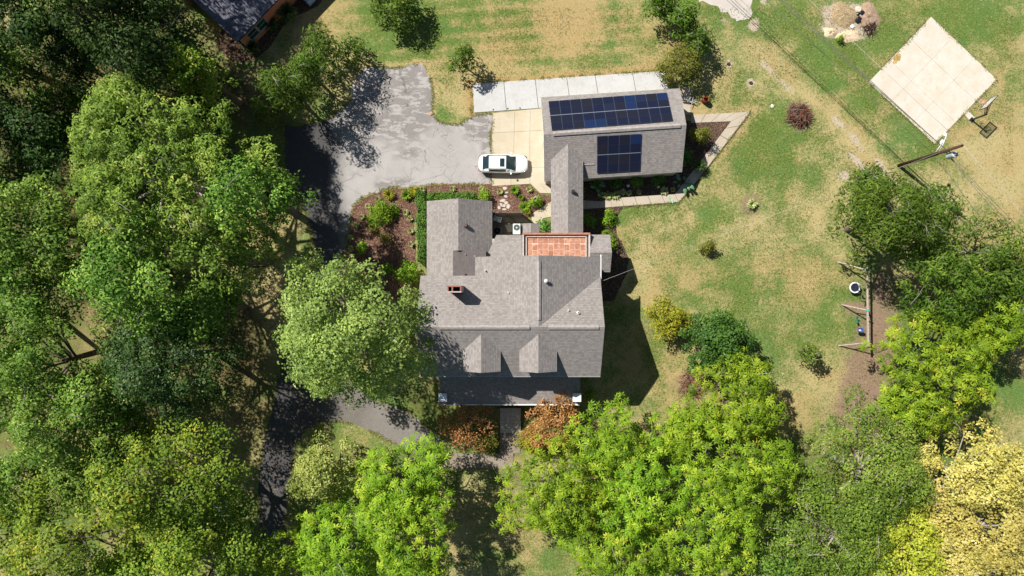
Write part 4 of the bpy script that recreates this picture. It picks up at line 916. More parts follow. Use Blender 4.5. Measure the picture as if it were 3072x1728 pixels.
# bottom centre
T('round_tree', 'dense round grey green tree right of the lower drive', 'sage', 815, 1195, 100, 9.5, 51, depth=.7, lobe=.9)
T('pecan_tree', 'lime green pecan below the curved drive', 'pecan', 1000, 1218, 128, 12, 52, group=W3)
T('pecan_tree', 'lime green pecan on the bottom edge casting the long dark shadow', 'pecan', 1020, 1345, 145, 13, 53, group=W3)
T('pecan_tree', 'lime green pecan at the bottom between drive and shadowed lawn', 'pecan', 850, 1395, 135, 11, 54, group=W3)
T('pecan_tree', 'small lime green pecan at the bottom edge touching the drive', 'pecan', 705, 1410, 90, 9, 55, group=W3)
# bottom right pecans
T('pecan_tree', 'lime green pecan right of the lower lawn gap', 'pecan', 1400, 1250, 145, 12, 60, group=W3)
T('pecan_tree', 'lime green pecan touching the right bronze tree', 'pecan', 1545, 1125, 120, 10, 61, group=W3)
T('pecan_tree', 'lime green pecan in the middle of the lower right grove', 'pecan', 1620, 1250, 150, 12, 62, group=W3)
T('pecan_tree', 'lime green pecan on the bottom edge right of the lawn gap', 'pecan', 1560, 1395, 145, 12, 63, group=W3)
T('pecan_tree', 'lime green pecan below the dark round magnolia', 'pecan', 1865, 1005, 130, 11, 64, group=W3)
T('pecan_tree', 'lime green pecan between the brush heap and the grey green oak', 'pecan', 1870, 1180, 150, 12, 65, group=W3)
T('pecan_tree', 'small lime green pecan left of the heap of dead branches', 'pecan', 1720, 1095, 80, 8, 66, group=W3)
T('pecan_tree', 'lime green pecan on the bottom edge below the grove', 'pecan', 1790, 1350, 155, 12, 67, group=W3)
T('oak_tree', 'thin blue green tree at the bottom edge left of the grey green oaks', 'oak', 1975, 1410, 90, 9, 68, group=W4, sparse=.8)
# grey green oaks
T('willow_oak', 'grey green oak with pale twigs below the bare soil', 'grey', 2190, 1200, 185, 12.5, 70, group=W4, trunk_bark=pale_bark)
T('willow_oak', 'grey green oak with pale twigs on the bottom edge', 'grey', 2120, 1370, 175, 12.5, 71, group=W4, trunk_bark=pale_bark)
# pale yellow trees
T('pale_yellow_tree', 'pale yellow tree, upper of those in the bottom right corner', 'cream', 2460, 1200, 135, 12, 72, group='pale yellow trees in the bottom right corner', trunk_bark=pale_bark)
T('pale_yellow_tree', 'pale yellow tree on the bottom edge beside the yellow green one', 'cream', 2400, 1400, 95, 11, 75, group='pale yellow trees in the bottom right corner', trunk_bark=pale_bark)
T('pale_yellow_tree', 'small pale yellow tree on the right edge', 'cream', 2580, 1180, 70, 11, 76, group='pale yellow trees in the bottom right corner', trunk_bark=pale_bark)
T('pale_yellow_tree', 'pale yellow tree filling the bottom right corner', 'cream', 2510, 1350, 160, 13, 73, group='pale yellow trees in the bottom right corner', trunk_bark=pale_bark)
T('yellow_green_tree', 'bright yellow green tree on the bottom edge left of the pale yellow trees', 'lemon', 2280, 1395, 140, 11, 74, trunk_bark=pale_bark)
# right side
T('hackberry_tree', 'dark green tree above the swing set with drooping sprays', 'hack', 2260, 555, 135, 13, 80, group=W4)
T('hackberry_tree', 'dark green tree right of the swing set', 'hack', 2400, 725, 128, 12, 81, group=W4)
T('hackberry_tree', 'sparse green tree on the right edge with bare pale limbs', 'hack', 2500, 620, 115, 12, 82, group=W4, gap=.35, sparse=.75, trunk_bark=pale_bark)
T('hackberry_tree', 'dark green tree touching the foot of the utility pole shadow', 'hack', 2360, 530, 85, 9, 105, group=W4, sparse=.8)
T('hackberry_tree', 'dark green tree at the right edge below the sparse limbed one', 'hack', 2520, 705, 95, 11, 106, group=W4)
T('pecan_tree', 'lime green pecan at the right edge below the dark trees', 'pecan', 2510, 800, 100, 10, 83, group=W4)
T('pecan_tree', 'large lime green pecan right of the bare soil', 'pecan', 2385, 925, 155, 12, 84, group=W4, ex=1.1)
T('pecan_tree', 'lime green pecan above the grey green oak at right', 'pecan', 2300, 1030, 85, 9.5, 85, group=W4)
T('cedar_shrub', 'bushy green tree where the worn track meets the pole', 'hack', 2195, 470, 60, 5, 86, cat='tree')
T('magnolia_tree', 'round dark green magnolia between golden shrub and pecans', 'magnolia2', 1803, 862, 88, 7.5, 87, lobe=.8)
T('young_tree', 'young green tree alone on the lawn near the bare soil', 'hack', 2040, 890, 32, 4, 88, lobe=.5)
T('young_tree', 'small dark conical tree alone on the lawn above the white slabs', 'hack', 1163, 143, 36, 4.2, 89, lobe=.4)
T('oak_tree', 'bushy green tree hanging into the top edge above the drive', 'hack', 985, 2, 66, 5, 90, lobe=.7, depth=.85)
T('shade_tree', 'low blue green tree on the slope left of the upper drive', 'hack', 700, 205, 58, 11, 91, lobe=1.0, depth=.85)
T('oak_tree', 'green tree with a ragged edge left of the asphalt top', 'hack', 800, 115, 58, 7, 92, lobe=.8, depth=.85)
T('oak_tree', 'thin branched tree overhanging the top left corner of the asphalt', 'hack', 882, 122, 38, 4.5, 93, sparse=.7, lobe=.5, depth=.85)
T('shade_tree', 'dark leafy tree between the two larger ones above the upper drive', 'hack', 765, 165, 45, 8, 46, lobe=.8, depth=.85)
T('shade_tree', 'small dark bush left of the upper drive', 'hack', 655, 272, 38, 7, 94, cat='shrub', lobe=.8, depth=.85)
T('bronze_tree', 'bronze leaved crape myrtle right of the front steps', 'myrtle', 1392, 1065, 82, 5.2, 95, lobe=.6, gap=.1, ex=1.05, group='bronze leaved trees beside the front steps')
T('bronze_tree', 'darker bronze crape myrtle left of the front steps', 'myrtle', 1172, 1068, 76, 5.0, 96, lobe=.5, gap=.35, sparse=.7, group='bronze leaved trees beside the front steps')
T('olive_shrub', 'olive green round shrub below the right bronze tree', 'gold', 1340, 1110, 42, 2.6, 97, cat='shrub')
T('low_shrub', 'dark shrub under the left bronze tree', 'olive', 1225, 1115, 36, 2.2, 98, cat='shrub')
T('golden_shrub', 'golden yellow shrub right of the house', 'gold', 1682, 803, 58, 4.2, 99, cat='shrub')
JR = 'evergreens along the top right hedge'
T('juniper', 'olive juniper beside the end of the white slabs', 'olive', 1717, 155, 54, 4.0, 100, cat='shrub', group=JR)
T('evergreen_shrub', 'green evergreen above the olive juniper', 'hack', 1755, 95, 45, 4.5, 101, cat='shrub', group=JR)
T('evergreen_shrub', 'green evergreen, middle of the slanting hedge row', 'hack', 1720, 45, 46, 4.5, 102, cat='shrub', group=JR)
T('evergreen_shrub', 'green evergreen at the top edge of the slanting hedge row', 'hack', 1668, 2, 48, 4.5, 103, cat='shrub', group=JR)
T('bronze_shrub', 'small bronze green shrub alone on the centre lawn', 'olive', 1782, 620, 20, 1.5, 104, cat='shrub', lobe=.3)
# ------------------------------------------------------------------ hedge and bed plants
def hedge(name, label, rects, h, kind, seed):
    rr = np.random.default_rng(seed); C = []; R_ = []
    for (x0, y0, x1, y1) in rects:
        a = W(x0, y0, h); b = W(x1, y1, h); n = int(abs(b.x - a.x) * abs(b.y - a.y) * 7)
        for _ in range(n): C.append((rr.uniform(a.x + .2, b.x - .2), rr.uniform(b.y + .2, a.y - .2), h - .35 + rr.normal(0, .04))); R_.append(.33)
    C = np.array(C); o0 = C.mean(0); o0[2] = 0; o = empty(name, tuple(o0), label=label, cat='hedge'); v, a = mk_leaves(C - o0, R_, rr, (.15, .08), .8, 0, .9, .6, .1, .05); leaf_obj('foliage', v, a, LM[kind], o)
    bm = bmesh.new()
    for (x0, y0, x1, y1) in rects:
        p = W(x0, y0, h); q = W(x1, y1, h); box(bm, ((p.x + q.x) / 2 - o0[0], (p.y + q.y) / 2 - o0[1], h * .4), (abs(q.x - p.x) - .35, abs(p.y - q.y) - .35, h * .75))
    bobj('stems', bm, plain('hedge_core', (.02, .03, .01), 1, 0), o); return o
hedge('clipped_hedge', 'clipped green hedge wrapping the left wing of the house', [(1246, 572, 1282, 790), (1282, 572, 1430, 601)], 1.3, 'deep', 200)
def shrub(name, label, kind, px, py, r, h, seed, **k): return tree(name, label, 'shrub', kind, px, py, r, h, seed, depth=.9, **k)
B_ = 'shrubs in the mulch bed'
shrub('round_shrub', 'bright green round shrub in the middle of the mulch bed', 'shrub', 1140, 640, 42, 1.3, 201, ex=1.15, group=B_)
shrub('round_shrub', 'bright green shrub at the end of the clipped hedge', 'shrub', 1452, 592, 24, 1.4, 202, group=B_)
shrub('small_shrub', 'small light green shrub beside the pale maple crown', 'shrub', 1162, 805, 20, 1.1, 203, group=B_)
shrub('dark_shrub', 'dark leafless looking shrub in the mulch bed', 'olive', 1158, 715, 20, 1.2, 204, group=B_, sparse=.6)
shrub('small_shrub', 'green upright shrub on the left side of the mulch bed', 'shrub', 1083, 743, 18, 1.1, 205, group=B_, ex=1.2, rot=90)
shrub('small_shrub', 'dull green shrub right of the drive edge in the mulch bed', 'olive', 1118, 690, 13, .7, 206, group=B_)
shrub('flowering_bush', 'loose green bush between maple and left wing', 'shrub', 1225, 822, 40, 1.6, 207, group=B_)
shrub('flowering_bush', 'yellow green bush at the corner of the hedge', 'gold', 1238, 575, 16, 1.0, 208, group=B_)
shrub('evergreen_shrub', 'dark green shrub under the breezeway by the diagonal path', 'deep', 1634, 675, 22, 1.6, 209, group=B_)
shrub('evergreen_shrub', 'green bush with the planter ring beside it', 'shrub', 1610, 606, 20, .9, 210, group=B_)
shrub('evergreen_shrub', 'dark shrub in the shaded court right of the breezeway', 'deep', 1770, 660, 22, 1.2, 211)
shrub('oleander', 'tall shrub with red tinged leaves in the triangular bed', 'olive', 2104, 402, 32, 2.4, 212)
shrub('small_shrub', 'bright green shrub beside the porch right corner', 'shrub', 1772, 1185, 18, 1.4, 213)
shrub('ivy_mound', 'green leafy mound right of the breezeway, upper one', 'shrub', 1826, 655, 26, .8, 214, ex=1.3, rot=90)
shrub('ivy_mound', 'green leafy mound beside the curved lawn edge, lower one', 'shrub', 1825, 722, 30, .9, 215, ex=1.3, rot=90)
shrub('weed_bush', 'small green bush at the debris heap', 'shrub', 2524, 116, 10, .7, 216)
shrub('weed_bush', 'dark small bush right of the porch steps area', 'deep', 1690, 1290, 22, 1.2, 217)
for i, (x, y, r) in enumerate(((1735, 560, 22), (1790, 545, 26), (1850, 545, 24), (1910, 540, 24), (1975, 540, 26), (2060, 470, 24))):
    shrub('bed_shrub', ('dark bushy plant in the shade of the garage, counted %s from the breezeway' % ['first', 'second', 'third', 'fourth', 'fifth', 'sixth'][i]), 'deep', x, y, r, .9, 230 + i, sparse=.7, group='dark plants under the garage eave')

def spiky(name, label, px, py, rpx, h, n, kind, seed, cat='plant', group=None, wide=.03):
    rr = np.random.default_rng(seed); c = W(px, py, 0); R = rpx * H / F; o = empty(name, tuple(c), label=label, cat=cat, group=group)
    a = rr.random(n) * 6.283; d = np.stack([np.cos(a), np.sin(a), 0 * a], 1); rad = R * (.35 + .65 * rr.random(n)); hh = h * (.6 + .5 * rr.random(n)); b = np.stack([-np.sin(a), np.cos(a), 0 * a], 1)
    st_ = d * (R * .08 * rr.random(n))[:, None]; up = np.array([0, 0, 1.]); fr = [(0, .02), (.35, .75), (.75, 1.0), (1.0, .65)]; ws = [.5, 1, .7, .08]; q = []
    for (f0, z0), (f1, z1), w0, w1 in zip(fr, fr[1:], ws, ws[1:]):
        p0 = st_ + d * (rad * f0)[:, None] + up * (hh * z0)[:, None]; p1 = st_ + d * (rad * f1)[:, None] + up * (hh * z1)[:, None]
        q.append(np.stack([p0 - b * wide * w0, p0 + b * wide * w0, p1 + b * wide * w1, p1 - b * wide * w1], 1))
    cr = rr.random(n); v = np.concatenate(q).reshape(-1, 3); at = np.tile(np.repeat(cr, 4), 3); leaf_obj('blades', v, at, LM[kind], o); return o
z1 = lambda x, y: (1020 + x / 4.025, 540 + y / 4.025)
TU = 'pale striped grass tufts in the mulch bed'
tl = [((465, 235), 'pale grass tuft nearest the upper drive edge, left of the yellow green clump'), ((345, 320), 'pale grass tuft just above left of the round shrub'), ((270, 445), 'pale grass tuft at the left end of the round shrub'),
 ((200, 550), 'pale grass tuft below left of the round shrub'), ((140, 700), 'pale grass tuft at the drive edge beside the dull shrub'), ((140, 825), 'lowest pale grass tuft at the drive edge of the bed'),
 ((1000, 118), 'pale grass tuft at the upper left corner of the hedge'), ((1360, 108), 'pale grass tuft midway along the top of the hedge'), ((1710, 112), 'pale grass tuft at the right end of the hedge'),
 ((1935, 150), 'pale grass tuft left of the stepping stones'), ((2285, 120), 'pale grass tuft at the corner of the concrete apron'), ((800, 400), 'pale straw tuft left of the hedge, upper one'), ((850, 470), 'green and pale tuft touching the hedge side'),
 ((860, 620), 'pale tuft touching the hedge side, middle one'), ((860, 780), 'pale tuft touching the hedge side, lower one')]
for i, (p, l) in enumerate(tl): spiky('grass_tuft', l, *z1(*p), 12, .42, 70, 'variegated', 300 + i, group=TU)
for i, (p, r, k, l) in enumerate([((600, 185), 22, 'gold', 'yellow green grassy clump near the upper drive edge'), ((810, 185), 22, 'shrub', 'green grassy clump left of the hedge corner'), ((2110, 130), 17, 'shrub', 'dark green mounded grass between stones and apron'), ((2190, 215), 10, 'shrub', 'small green clump beside the planter ring'), ((2230, 335), 22, 'shrub', 'green arching grass beside the picket fence end'), ((2270, 390), 12, 'gold', 'yellow green tuft at the tip of the diagonal path')]):
    spiky('grass_clump', l, *z1(*p), r, .6, 150, k, 330 + i)
for i, (x, y, r, h, l) in enumerate([(868, 46, 38, 1.5, 'large fountain grass against the brick wall'), (817, 76, 32, 1.3, 'dark fountain grass below the brick house window'), (761, 147, 32, 1.2, 'fountain grass at the brick house corner'), (2091, 500, 24, 1.3, 'fountain grass at the lower right garage corner')]):
    spiky('fountain_grass', l, x, y, r, h, 260, 'blue', 350 + i, wide=.03)
z3b = lambda x, y: (1700 + x / 6.133, 480 + y / 6.133)
HG = 'variegated hostas along the garden path'
for i, (p, r, l) in enumerate([((640, 650), 12, 'variegated hosta nearest the breezeway'), ((750, 660), 15, 'variegated hosta second from the breezeway'), ((900, 650), 17, 'largest variegated hosta beside the garden path'), ((1030, 590), 11, 'hosta behind the largest one'), ((1140, 610), 10, 'single hosta on red mulch'), ((1330, 595), 9, 'yellow hosta in the middle of the path bed'), ((1790, 575), 15, 'wide variegated hosta toward the path bend'), ((1945, 550), 9, 'small yellow hosta at the path bend')]):
    spiky('hosta', l, *z3b(*p), r, .35, 90, 'variegated', 360 + i, group=HG, wide=.07)
spiky('agave', 'spiky green plant in a round soil ring on the lawn', 2253, 614, 19, .55, 120, 'variegated', 380, wide=.05)
def bigleaf(name, label, px, py, n, R, seed):
    rr = random.Random(seed); c = W(px, py); o = empty(name, tuple(c), label=label, cat='plant')
    g = plain('elephant_ear_leaf', (.10, .24, .10), .45, .5, vary=.35, scale=3) if 'elephant_ear_leaf' not in bpy.data.materials else bpy.data.materials['elephant_ear_leaf']
    for i in range(n):
        a = rr.uniform(0, 6.28); r = R * rr.uniform(.2, 1); zz = rr.uniform(.6, 1.2); L = rr.uniform(.35, .6); cx_, cy_ = r * math.cos(a), r * math.sin(a); bm = bmesh.new()
        pr = [(0, .0), (.25, -.28), (.5, -.30), (.8, -.17), (1.1, 0), (.8, .17), (.5, .30), (.25, .28)]; cv = bm.verts.new((cx_ + .4 * L * math.cos(a), cy_ + .4 * L * math.sin(a), zz))
        vs = [bm.verts.new((cx_ + (u * math.cos(a) - w * math.sin(a)) * L, cy_ + (u * math.sin(a) + w * math.cos(a)) * L, zz - .15 * abs(u - .4) - .05)) for u, w in pr]
        for k in range(8): bm.faces.new((cv, vs[k], vs[(k + 1) % 8]))
        bobj('leaf', bm, g, o, smooth=True); bm = bmesh.new(); tube(bm, [(0, 0, 0), (cx_ * .6, cy_ * .6, zz * .7), (cx_, cy_, zz - .05)], .015, 5); bobj('stalk', bm, LM['shrub'], o)
bigleaf('elephant_ear', 'large leaved elephant ear in the shaded bed beside the breezeway', *z3b(560, 520), 9, .5, 1)
bigleaf('elephant_ear', 'large leaved elephant ear at the bend of the garden path', *z3b(2130, 420), 11, .75, 2)
# curled leaf shaped planter lying on the path
c = W(*z3b(1915, 735)); o = empty('leaf_ornament', tuple(c), label='pale green leaf shaped ornament lying on the garden path', cat='ornament', rz=math.radians(-65))
bm = bmesh.new(); pr = [(-.36, 0), (-.2, .12), (.05, .14), (.25, .07), (.42, 0), (.25, -.07), (.05, -.14), (-.2, -.12)]
ring = [bm.verts.new((x, y, .16)) for x, y in pr]; mid = [bm.verts.new((x * .9, 0, .10)) for x, y in (pr[0], pr[4])]; cc = bm.verts.new((0, 0, .08))
for k in range(8): bm.faces.new((cc, ring[k], ring[(k + 1) % 8]))
bobj('blade', bm, plain('pale_green_enamel', (.30, .52, .32), .4, .5, vary=.15), o); bm = bmesh.new(); tube(bm, [(.40, 0, .15), (.6, -.02, .08)], .015, 5); bobj('stalk', bm, galv, o)
for i, (p, l, col) in enumerate(((z3b(1110, 490), 'pale blue glass ball in the shaded bed', (.55, .58, .85)), (z3b(1680, 500), 'small white cone ornament in the shaded bed', (.85, .85, .85)))):
    c = W(*p); o = empty('garden_ornament', tuple(c), label=l, cat='ornament'); bm = bmesh.new()
    lathe(bm, [(.02, 0), (.05, .05), (.05, .5), (.13, .6), (.16, .72), (.10, .84), (.01, .88)] if i == 0 else [(.12, 0), (.10, .3), (.05, .6), (.01, .75)], (0, 0, 0), 14); bobj('body', bm, plain('ornament_glaze', col, .3, .5, vary=.05), o, smooth=True)

# stepping stones
rnd = random.Random(9)
FS = [((1990, 100), 7.5, 6, 'upper pale stepping stone below the apron', .0), ((2010, 152), 6, 3, 'narrow tan stepping stone below the upper one', .1), ((2000, 200), 7, 4.5, 'small stepping stone above the main cluster', -.4), ((1965, 248), 10, 6.5, 'large stepping stone at the top of the cluster', .1),
      ((2005, 275), 8, 6, 'stepping stone right of the top one in the cluster', -.4), ((1945, 300), 4, 8, 'narrow stepping stone on the left of the cluster', .4), ((1978, 312), 6, 6, 'stepping stone in the middle of the cluster', .3), ((2030, 320), 8, 9, 'tall stepping stone on the right of the cluster', .1), ((1985, 355), 8, 4, 'lowest stepping stone beside the picket fence', 0), ((1920, 335), 5, 7, 'stepping stone in the shade left of the cluster', .5)]
for p, a, b, l, rz in FS:
    c = W(*z1(*p)); bm = bmesh.new(); n = 5; k = H / F * .95; pr = [(math.cos(2 * math.pi * i / n + rnd.uniform(-.2, .2)) * a * k * rnd.uniform(.9, 1.2), math.sin(2 * math.pi * i / n + rnd.uniform(-.2, .2)) * b * k * rnd.uniform(.8, 1.0)) for i in range(n)]
    prism(bm, pr, -.02, .05); o = bobj('stepping_stone', bm, flagstone, None, label=l, cat='stone', group='stepping stones in the mulch bed'); o.location = (c.x, c.y, .03); o.rotation_euler = (0, 0, rz)
c = W(*z1(2362, 225), .8); o = empty('round_planter', (c.x, c.y, .03), label='small white round planter among green leaves', cat='planter'); bm = bmesh.new(); lathe(bm, [(.13, 0), (.17, .75), (.20, .8), (.16, .8), (.15, .6), (.01, .6)], (0, 0, 0), 18); bobj('pot', bm, cloud_white, o, smooth=True)
bm = bmesh.new(); lathe(bm, [(.15, .61), (.01, .64)], (0, 0, 0), 14); bobj('soil', bm, soot, o)

slabs('sunlit_yard_patch', [W(1514, 675), W(1540, 672), W(1540, 694), W(1524, 697)], [0, 1], [0, 1], .07, con_tan)  # pale slab stands in for a patch of sunlight on the yard floor
# picket fence at the service yard
a = W(1477, 637, 1.75); b = W(1567, 637, 1.75); fen = empty('picket_fence', (a.x, a.y, 0), label='dark slatted fence screening the air conditioners', cat='fence')
n = 15; L = b.x - a.x
for i in range(n):
    bm = bmesh.new(); box(bm, (i * L / (n - 1), 0, .9), (.13, .03, 1.75), rz=math.radians(12)); bobj('slat', bm, wood_dark if False else plain('fence_wood', (.30, .27, .24), .8, .2, vary=.15) if 'fence_wood' not in bpy.data.materials else bpy.data.materials['fence_wood'], fen)
for z in (.4, 1.5):
    bm = bmesh.new(); box(bm, (L / 2, -.08, z), (L, .05, .09)); bobj('rail', bm, wood_dark, fen)
for x in (0, L / 2, L):
    bm = bmesh.new(); box(bm, (x, -.15, .95), (.1, .1, 1.9)); bobj('post', bm, wood_dark, fen)

# air conditioners
def ac(px, py, sx, sy, h, label, mat, fan_y=0.0, lit=False):
    c = W(px, py, h); o = empty('air_conditioner', (c.x, c.y, .05), label=label, cat='air conditioner')
    bm = bmesh.new(); box(bm, (0, 0, h / 2), (sx, sy, h), bevel=.04); bobj('casing', bm, mat, o)
    bm = bmesh.new(); r = min(sx, sy) * .43
    lathe(bm, [(r, h + .002), (r, h + .03), (r * .93, h + .03), (r * .93, h + .004)], (0, fan_y, 0), 24); bobj('fan_ring', bm, mat, o)
    bm = bmesh.new(); lathe(bm, [(r * .93, h + .004), (.01, h + .004)], (0, fan_y, 0), 24); bobj('fan_well', bm, soot, o)
    for k in range(12):
        an = k * math.pi / 6; bm = bmesh.new(); box(bm, (r * .48 * math.cos(an), fan_y + r * .48 * math.sin(an), h + .02), (r * .88, .016, .012), rz=an); bobj('grille_bar', bm, grey_metal if lit else black_metal, o)
    bm = bmesh.new(); lathe(bm, [(.06, h + .01), (.06, h + .035), (.01, h + .04)], (0, fan_y, 0), 12); bobj('hub', bm, mat, o)
ac(1491.5, 692.5, .82, .78, .8, 'dark air conditioner against the left wing wall', plain('ac_dark_casing', (.07, .10, .12), .5, .5))
ac(1550, 687, .75, 1.05, .95, 'pale air conditioner with large fan beside the kitchen roof', plain('ac_pale_casing', (.62, .68, .66), .5, .4, vary=.06), .14, True)
# crumpled white sheet
c = W(1492, 656, .6); bm = bmesh.new(); n = 9; rnd = random.Random(12); g = [[bm.verts.new(((i / (n - 1) - .5) * .85, (j / (n - 1) - .5) * .55, .45 + rnd.uniform(-.08, .12) - 1.2 * max(0, abs(i / (n - 1) - .5) - .38) - 1.2 * max(0, abs(j / (n - 1) - .5) - .38))) for j in range(n)] for i in range(n)]
for i in range(n - 1):
    for j in range(n - 1): bm.faces.new((g[i][j], g[i + 1][j], g[i + 1][j + 1], g[i][j + 1]))
o = bobj('white_sheet', bm, cloud_white, None, label='crumpled white sheet over a bin behind the slatted fence', cat='sheet'); o.location = (c.x, c.y, .05); o.rotation_euler = (0, 0, -.3)
c = W(1492, 656, .2); bm = bmesh.new(); lathe(bm, [(.22, 0), (.27, .45), (.24, .46), (.2, .1)], (0, 0, 0), 12, True); o = bobj('bin', bm, black_metal, None, label='dark round bin hidden under the white sheet', cat='bin'); o.location = (c.x, c.y, .05)

# ------------------------------------------------------------------ car
def make_car():
    c = W(1509.8, 491.5, .75); car = empty('parked_car', (c.x, c.y, .042), math.radians(-.8), label='white saloon car with sunroof parked nose to the garage', cat='car')
    # stations: x, half width, top z (centre), shoulder z, bottom z
    st = [(-2.42, .46, .86, .74, .42), (-2.36, .64, .98, .82, .32), (-2.22, .80, 1.07, .90, .26), (-1.95, .87, 1.10, .94, .22), (-1.5, .905, 1.08, .95, .20), (-.8, .915, 1.02, .94, .20), (0, .915, 1.0, .93, .20), (.7, .915, 1.0, .92, .20), (1.15, .91, 1.0, .90, .20), (1.6, .90, .95, .86, .20), (1.95, .845, .89, .80, .22), (2.16, .76, .82, .73, .25), (2.33, .60, .74, .66, .30), (2.43, .36, .66, .58, .38)]
    bm = bmesh.new(); rings = []
    for x, w, zt, zs, zb in st:
        h = [(0, zt), (w * .35, zt - .002), (w * .68, zt - .018), (w * .88, zt - .06), (w * .965, zs), (w, zs - .12), (w * .995, zs - .30), (w * .97, zb + .10), (w * .88, zb), (0, zb)]
        pts = h + [(-y, z) for y, z in h[-2:0:-1]]; rings.append([bm.verts.new((x, y, z)) for y, z in pts])
    n = len(rings[0])
    for a, b in zip(rings, rings[1:]):
        for k in range(n): bm.faces.new((a[k], a[(k + 1) % n], b[(k + 1) % n], b[k]))
    bm.faces.new(rings[0][::-1]); bm.faces.new(rings[-1]); body = bobj('body', bm, carp, car, smooth=True)
    # greenhouse: x, bottom half width, bottom z, top half width, top z
    gh = [(-2.02, .72, 1.09, .66, 1.10), (-1.40, .80, 1.06, .57, 1.37), (-.9, .83, 1.0, .585, 1.43), (-.3, .84, .97, .59, 1.45), (.28, .84, .96, .575, 1.42), (1.15, .79, .98, .70, 1.0)]
    def surf(name, quads, mat, sm=True, off=0.0):
        bm = bmesh.new(); cache = {}
        def v(p):
            k_ = tuple(round(t, 4) for t in p)
            if k_ not in cache: cache[k_] = bm.verts.new(p)
            return cache[k_]
        for q in quads: bm.faces.new([v(p) for p in q])
        return bobj(name, bm, mat, car, smooth=sm)
    def row(g, o=0): x, bw, bz, tw, tz = g; return [(x, -tw, tz), (x, -tw * .5, tz + .02), (x, 0, tz + .028), (x, tw * .5, tz + .02), (x, tw, tz)]
    roofq = []
    for a, b in zip(gh[1:4], gh[2:5]):
        A_, B_2 = row(a), row(b); roofq += [(A_[i], B_2[i], B_2[i + 1], A_[i + 1]) for i in range(4)]
    surf('roof', roofq, carp)
    A_, B_2 = row(gh[4]), row(gh[5]); surf('windscreen', [(A_[i], B_2[i], B_2[i + 1], A_[i + 1]) for i in range(4)], glass_dark)
    A_, B_2 = row(gh[0]), row(gh[1]); surf('rear_window', [(A_[i], B_2[i], B_2[i + 1], A_[i + 1]) for i in range(4)], glass_dark)
    for sgn in (-1, 1):
        L_2 = lambda g, f: (g[0], sgn * (g[1] + (g[3] - g[1]) * f), g[2] + (g[4] - g[2]) * f)
        surf('side_window', [(L_2(a, .10), L_2(b, .10), L_2(b, .55), L_2(a, .55)) for a, b in zip(gh[1:4], gh[2:5])], glass_dark)
        surf('pillar', [(L_2(a, f0), L_2(b, f0), L_2(b, f1), L_2(a, f1)) for a, b in zip(gh[:-1], gh[1:]) for f0, f1 in (((0, .10), (.55, 1)) if a in gh[1:4] else ((0, 1),))], carp)
        # pillars between the windows
        bm = bmesh.new(); p0 = L_2((-.42, .845, .965, .59, 1.445), .1); p1 = L_2((-.42, .845, .965, .59, 1.445), .55); tube(bm, [(p0[0], p0[1] + sgn * .01, p0[2]), (p1[0], p1[1] + sgn * .01, p1[2])], .025, 5); bobj('door_pillar', bm, black_metal, car)
        bm = bmesh.new(); box(bm, (.78, sgn * 1.0, .98), (.17, .20, .13), bevel=.035); bobj('mirror', bm, carp, car)
        bm = bmesh.new(); tube(bm, [(2.03, sgn * .835, .72), (2.2, sgn * .76, .71), (2.345, sgn * .62, .67)], .05, 6); bobj('headlight', bm, plain('lamp_glass', (.12, .12, .13), .1, .6), car, smooth=True)
        bm = bmesh.new(); tube(bm, [(-2.20, sgn * .82, .82), (-2.37, sgn * .68, .82), (-2.42, sgn * .5, .80)], .045, 6); bobj('tail_light', bm, plain('red_lamp', (.3, .01, .01), .2, .5), car, smooth=True)
        bm = bmesh.new(); box(bm, (-.1, sgn * .922, .55), (2.7, .012, .06)); bobj('side_trim', bm, trim_grey, car)
        for x in (-1.42, 1.38):
            wh = bpy.data.objects.new('wheel', None); COL.objects.link(wh); wh.parent = car; wh.location = (x, sgn * .81, .33)
            bm = bmesh.new(); lathe(bm, [(.20, -.10), (.31, -.11), (.33, -.07), (.33, .07), (.31, .11), (.20, .10)], (0, 0, 0), 24); t = bobj('tyre', bm, rubber, wh, smooth=True); t.rotation_euler = (math.pi / 2, 0, 0)
            bm = bmesh.new(); lathe(bm, [(.20, .08), (.18, .04), (.05, .06), (.01, .07)], (0, 0, 0), 24); t = bobj('rim', bm, galv, wh, smooth=True); t.rotation_euler = (math.pi / 2 * sgn * -1, 0, 0)
    bm = bmesh.new(); box(bm, (-.10, 0, 1.478), (.44, .80, .012), bevel=.004); bobj('sunroof', bm, glass_dark, car)
    bm = bmesh.new(); tube(bm, [(1.17, -.7, 1.005), (1.24, 0, 1.015), (1.17, .7, 1.005)], .035, 6); bobj('wiper_cowl', bm, black_metal, car)
    bm = bmesh.new(); box(bm, (2.43, 0, .50), (.05, .75, .16), bevel=.01); bobj('front_grille', bm, black_metal, car)
    bm = bmesh.new(); box(bm, (-2.435, 0, .72), (.02, .5, .12)); bobj('number_plate', bm, cloud_white, car)
    bm = bmesh.new(); tube(bm, [(-1.9, -.7, 1.105), (-2.2, -.66, 1.085), (-2.25, 0, 1.088), (-2.2, .66, 1.085), (-1.9, .7, 1.105)], .004, 4); bobj('boot_seam', bm, rubber, car)
    bm = bmesh.new(); tube(bm, [(1.2, -.76, .975), (1.8, -.66, .90), (2.2, -.52, .79)], .004, 4); tube(bm, [(1.2, .76, .975), (1.8, .66, .90), (2.2, .52, .79)], .004, 4); bobj('bonnet_seam', bm, rubber, car)
make_car()

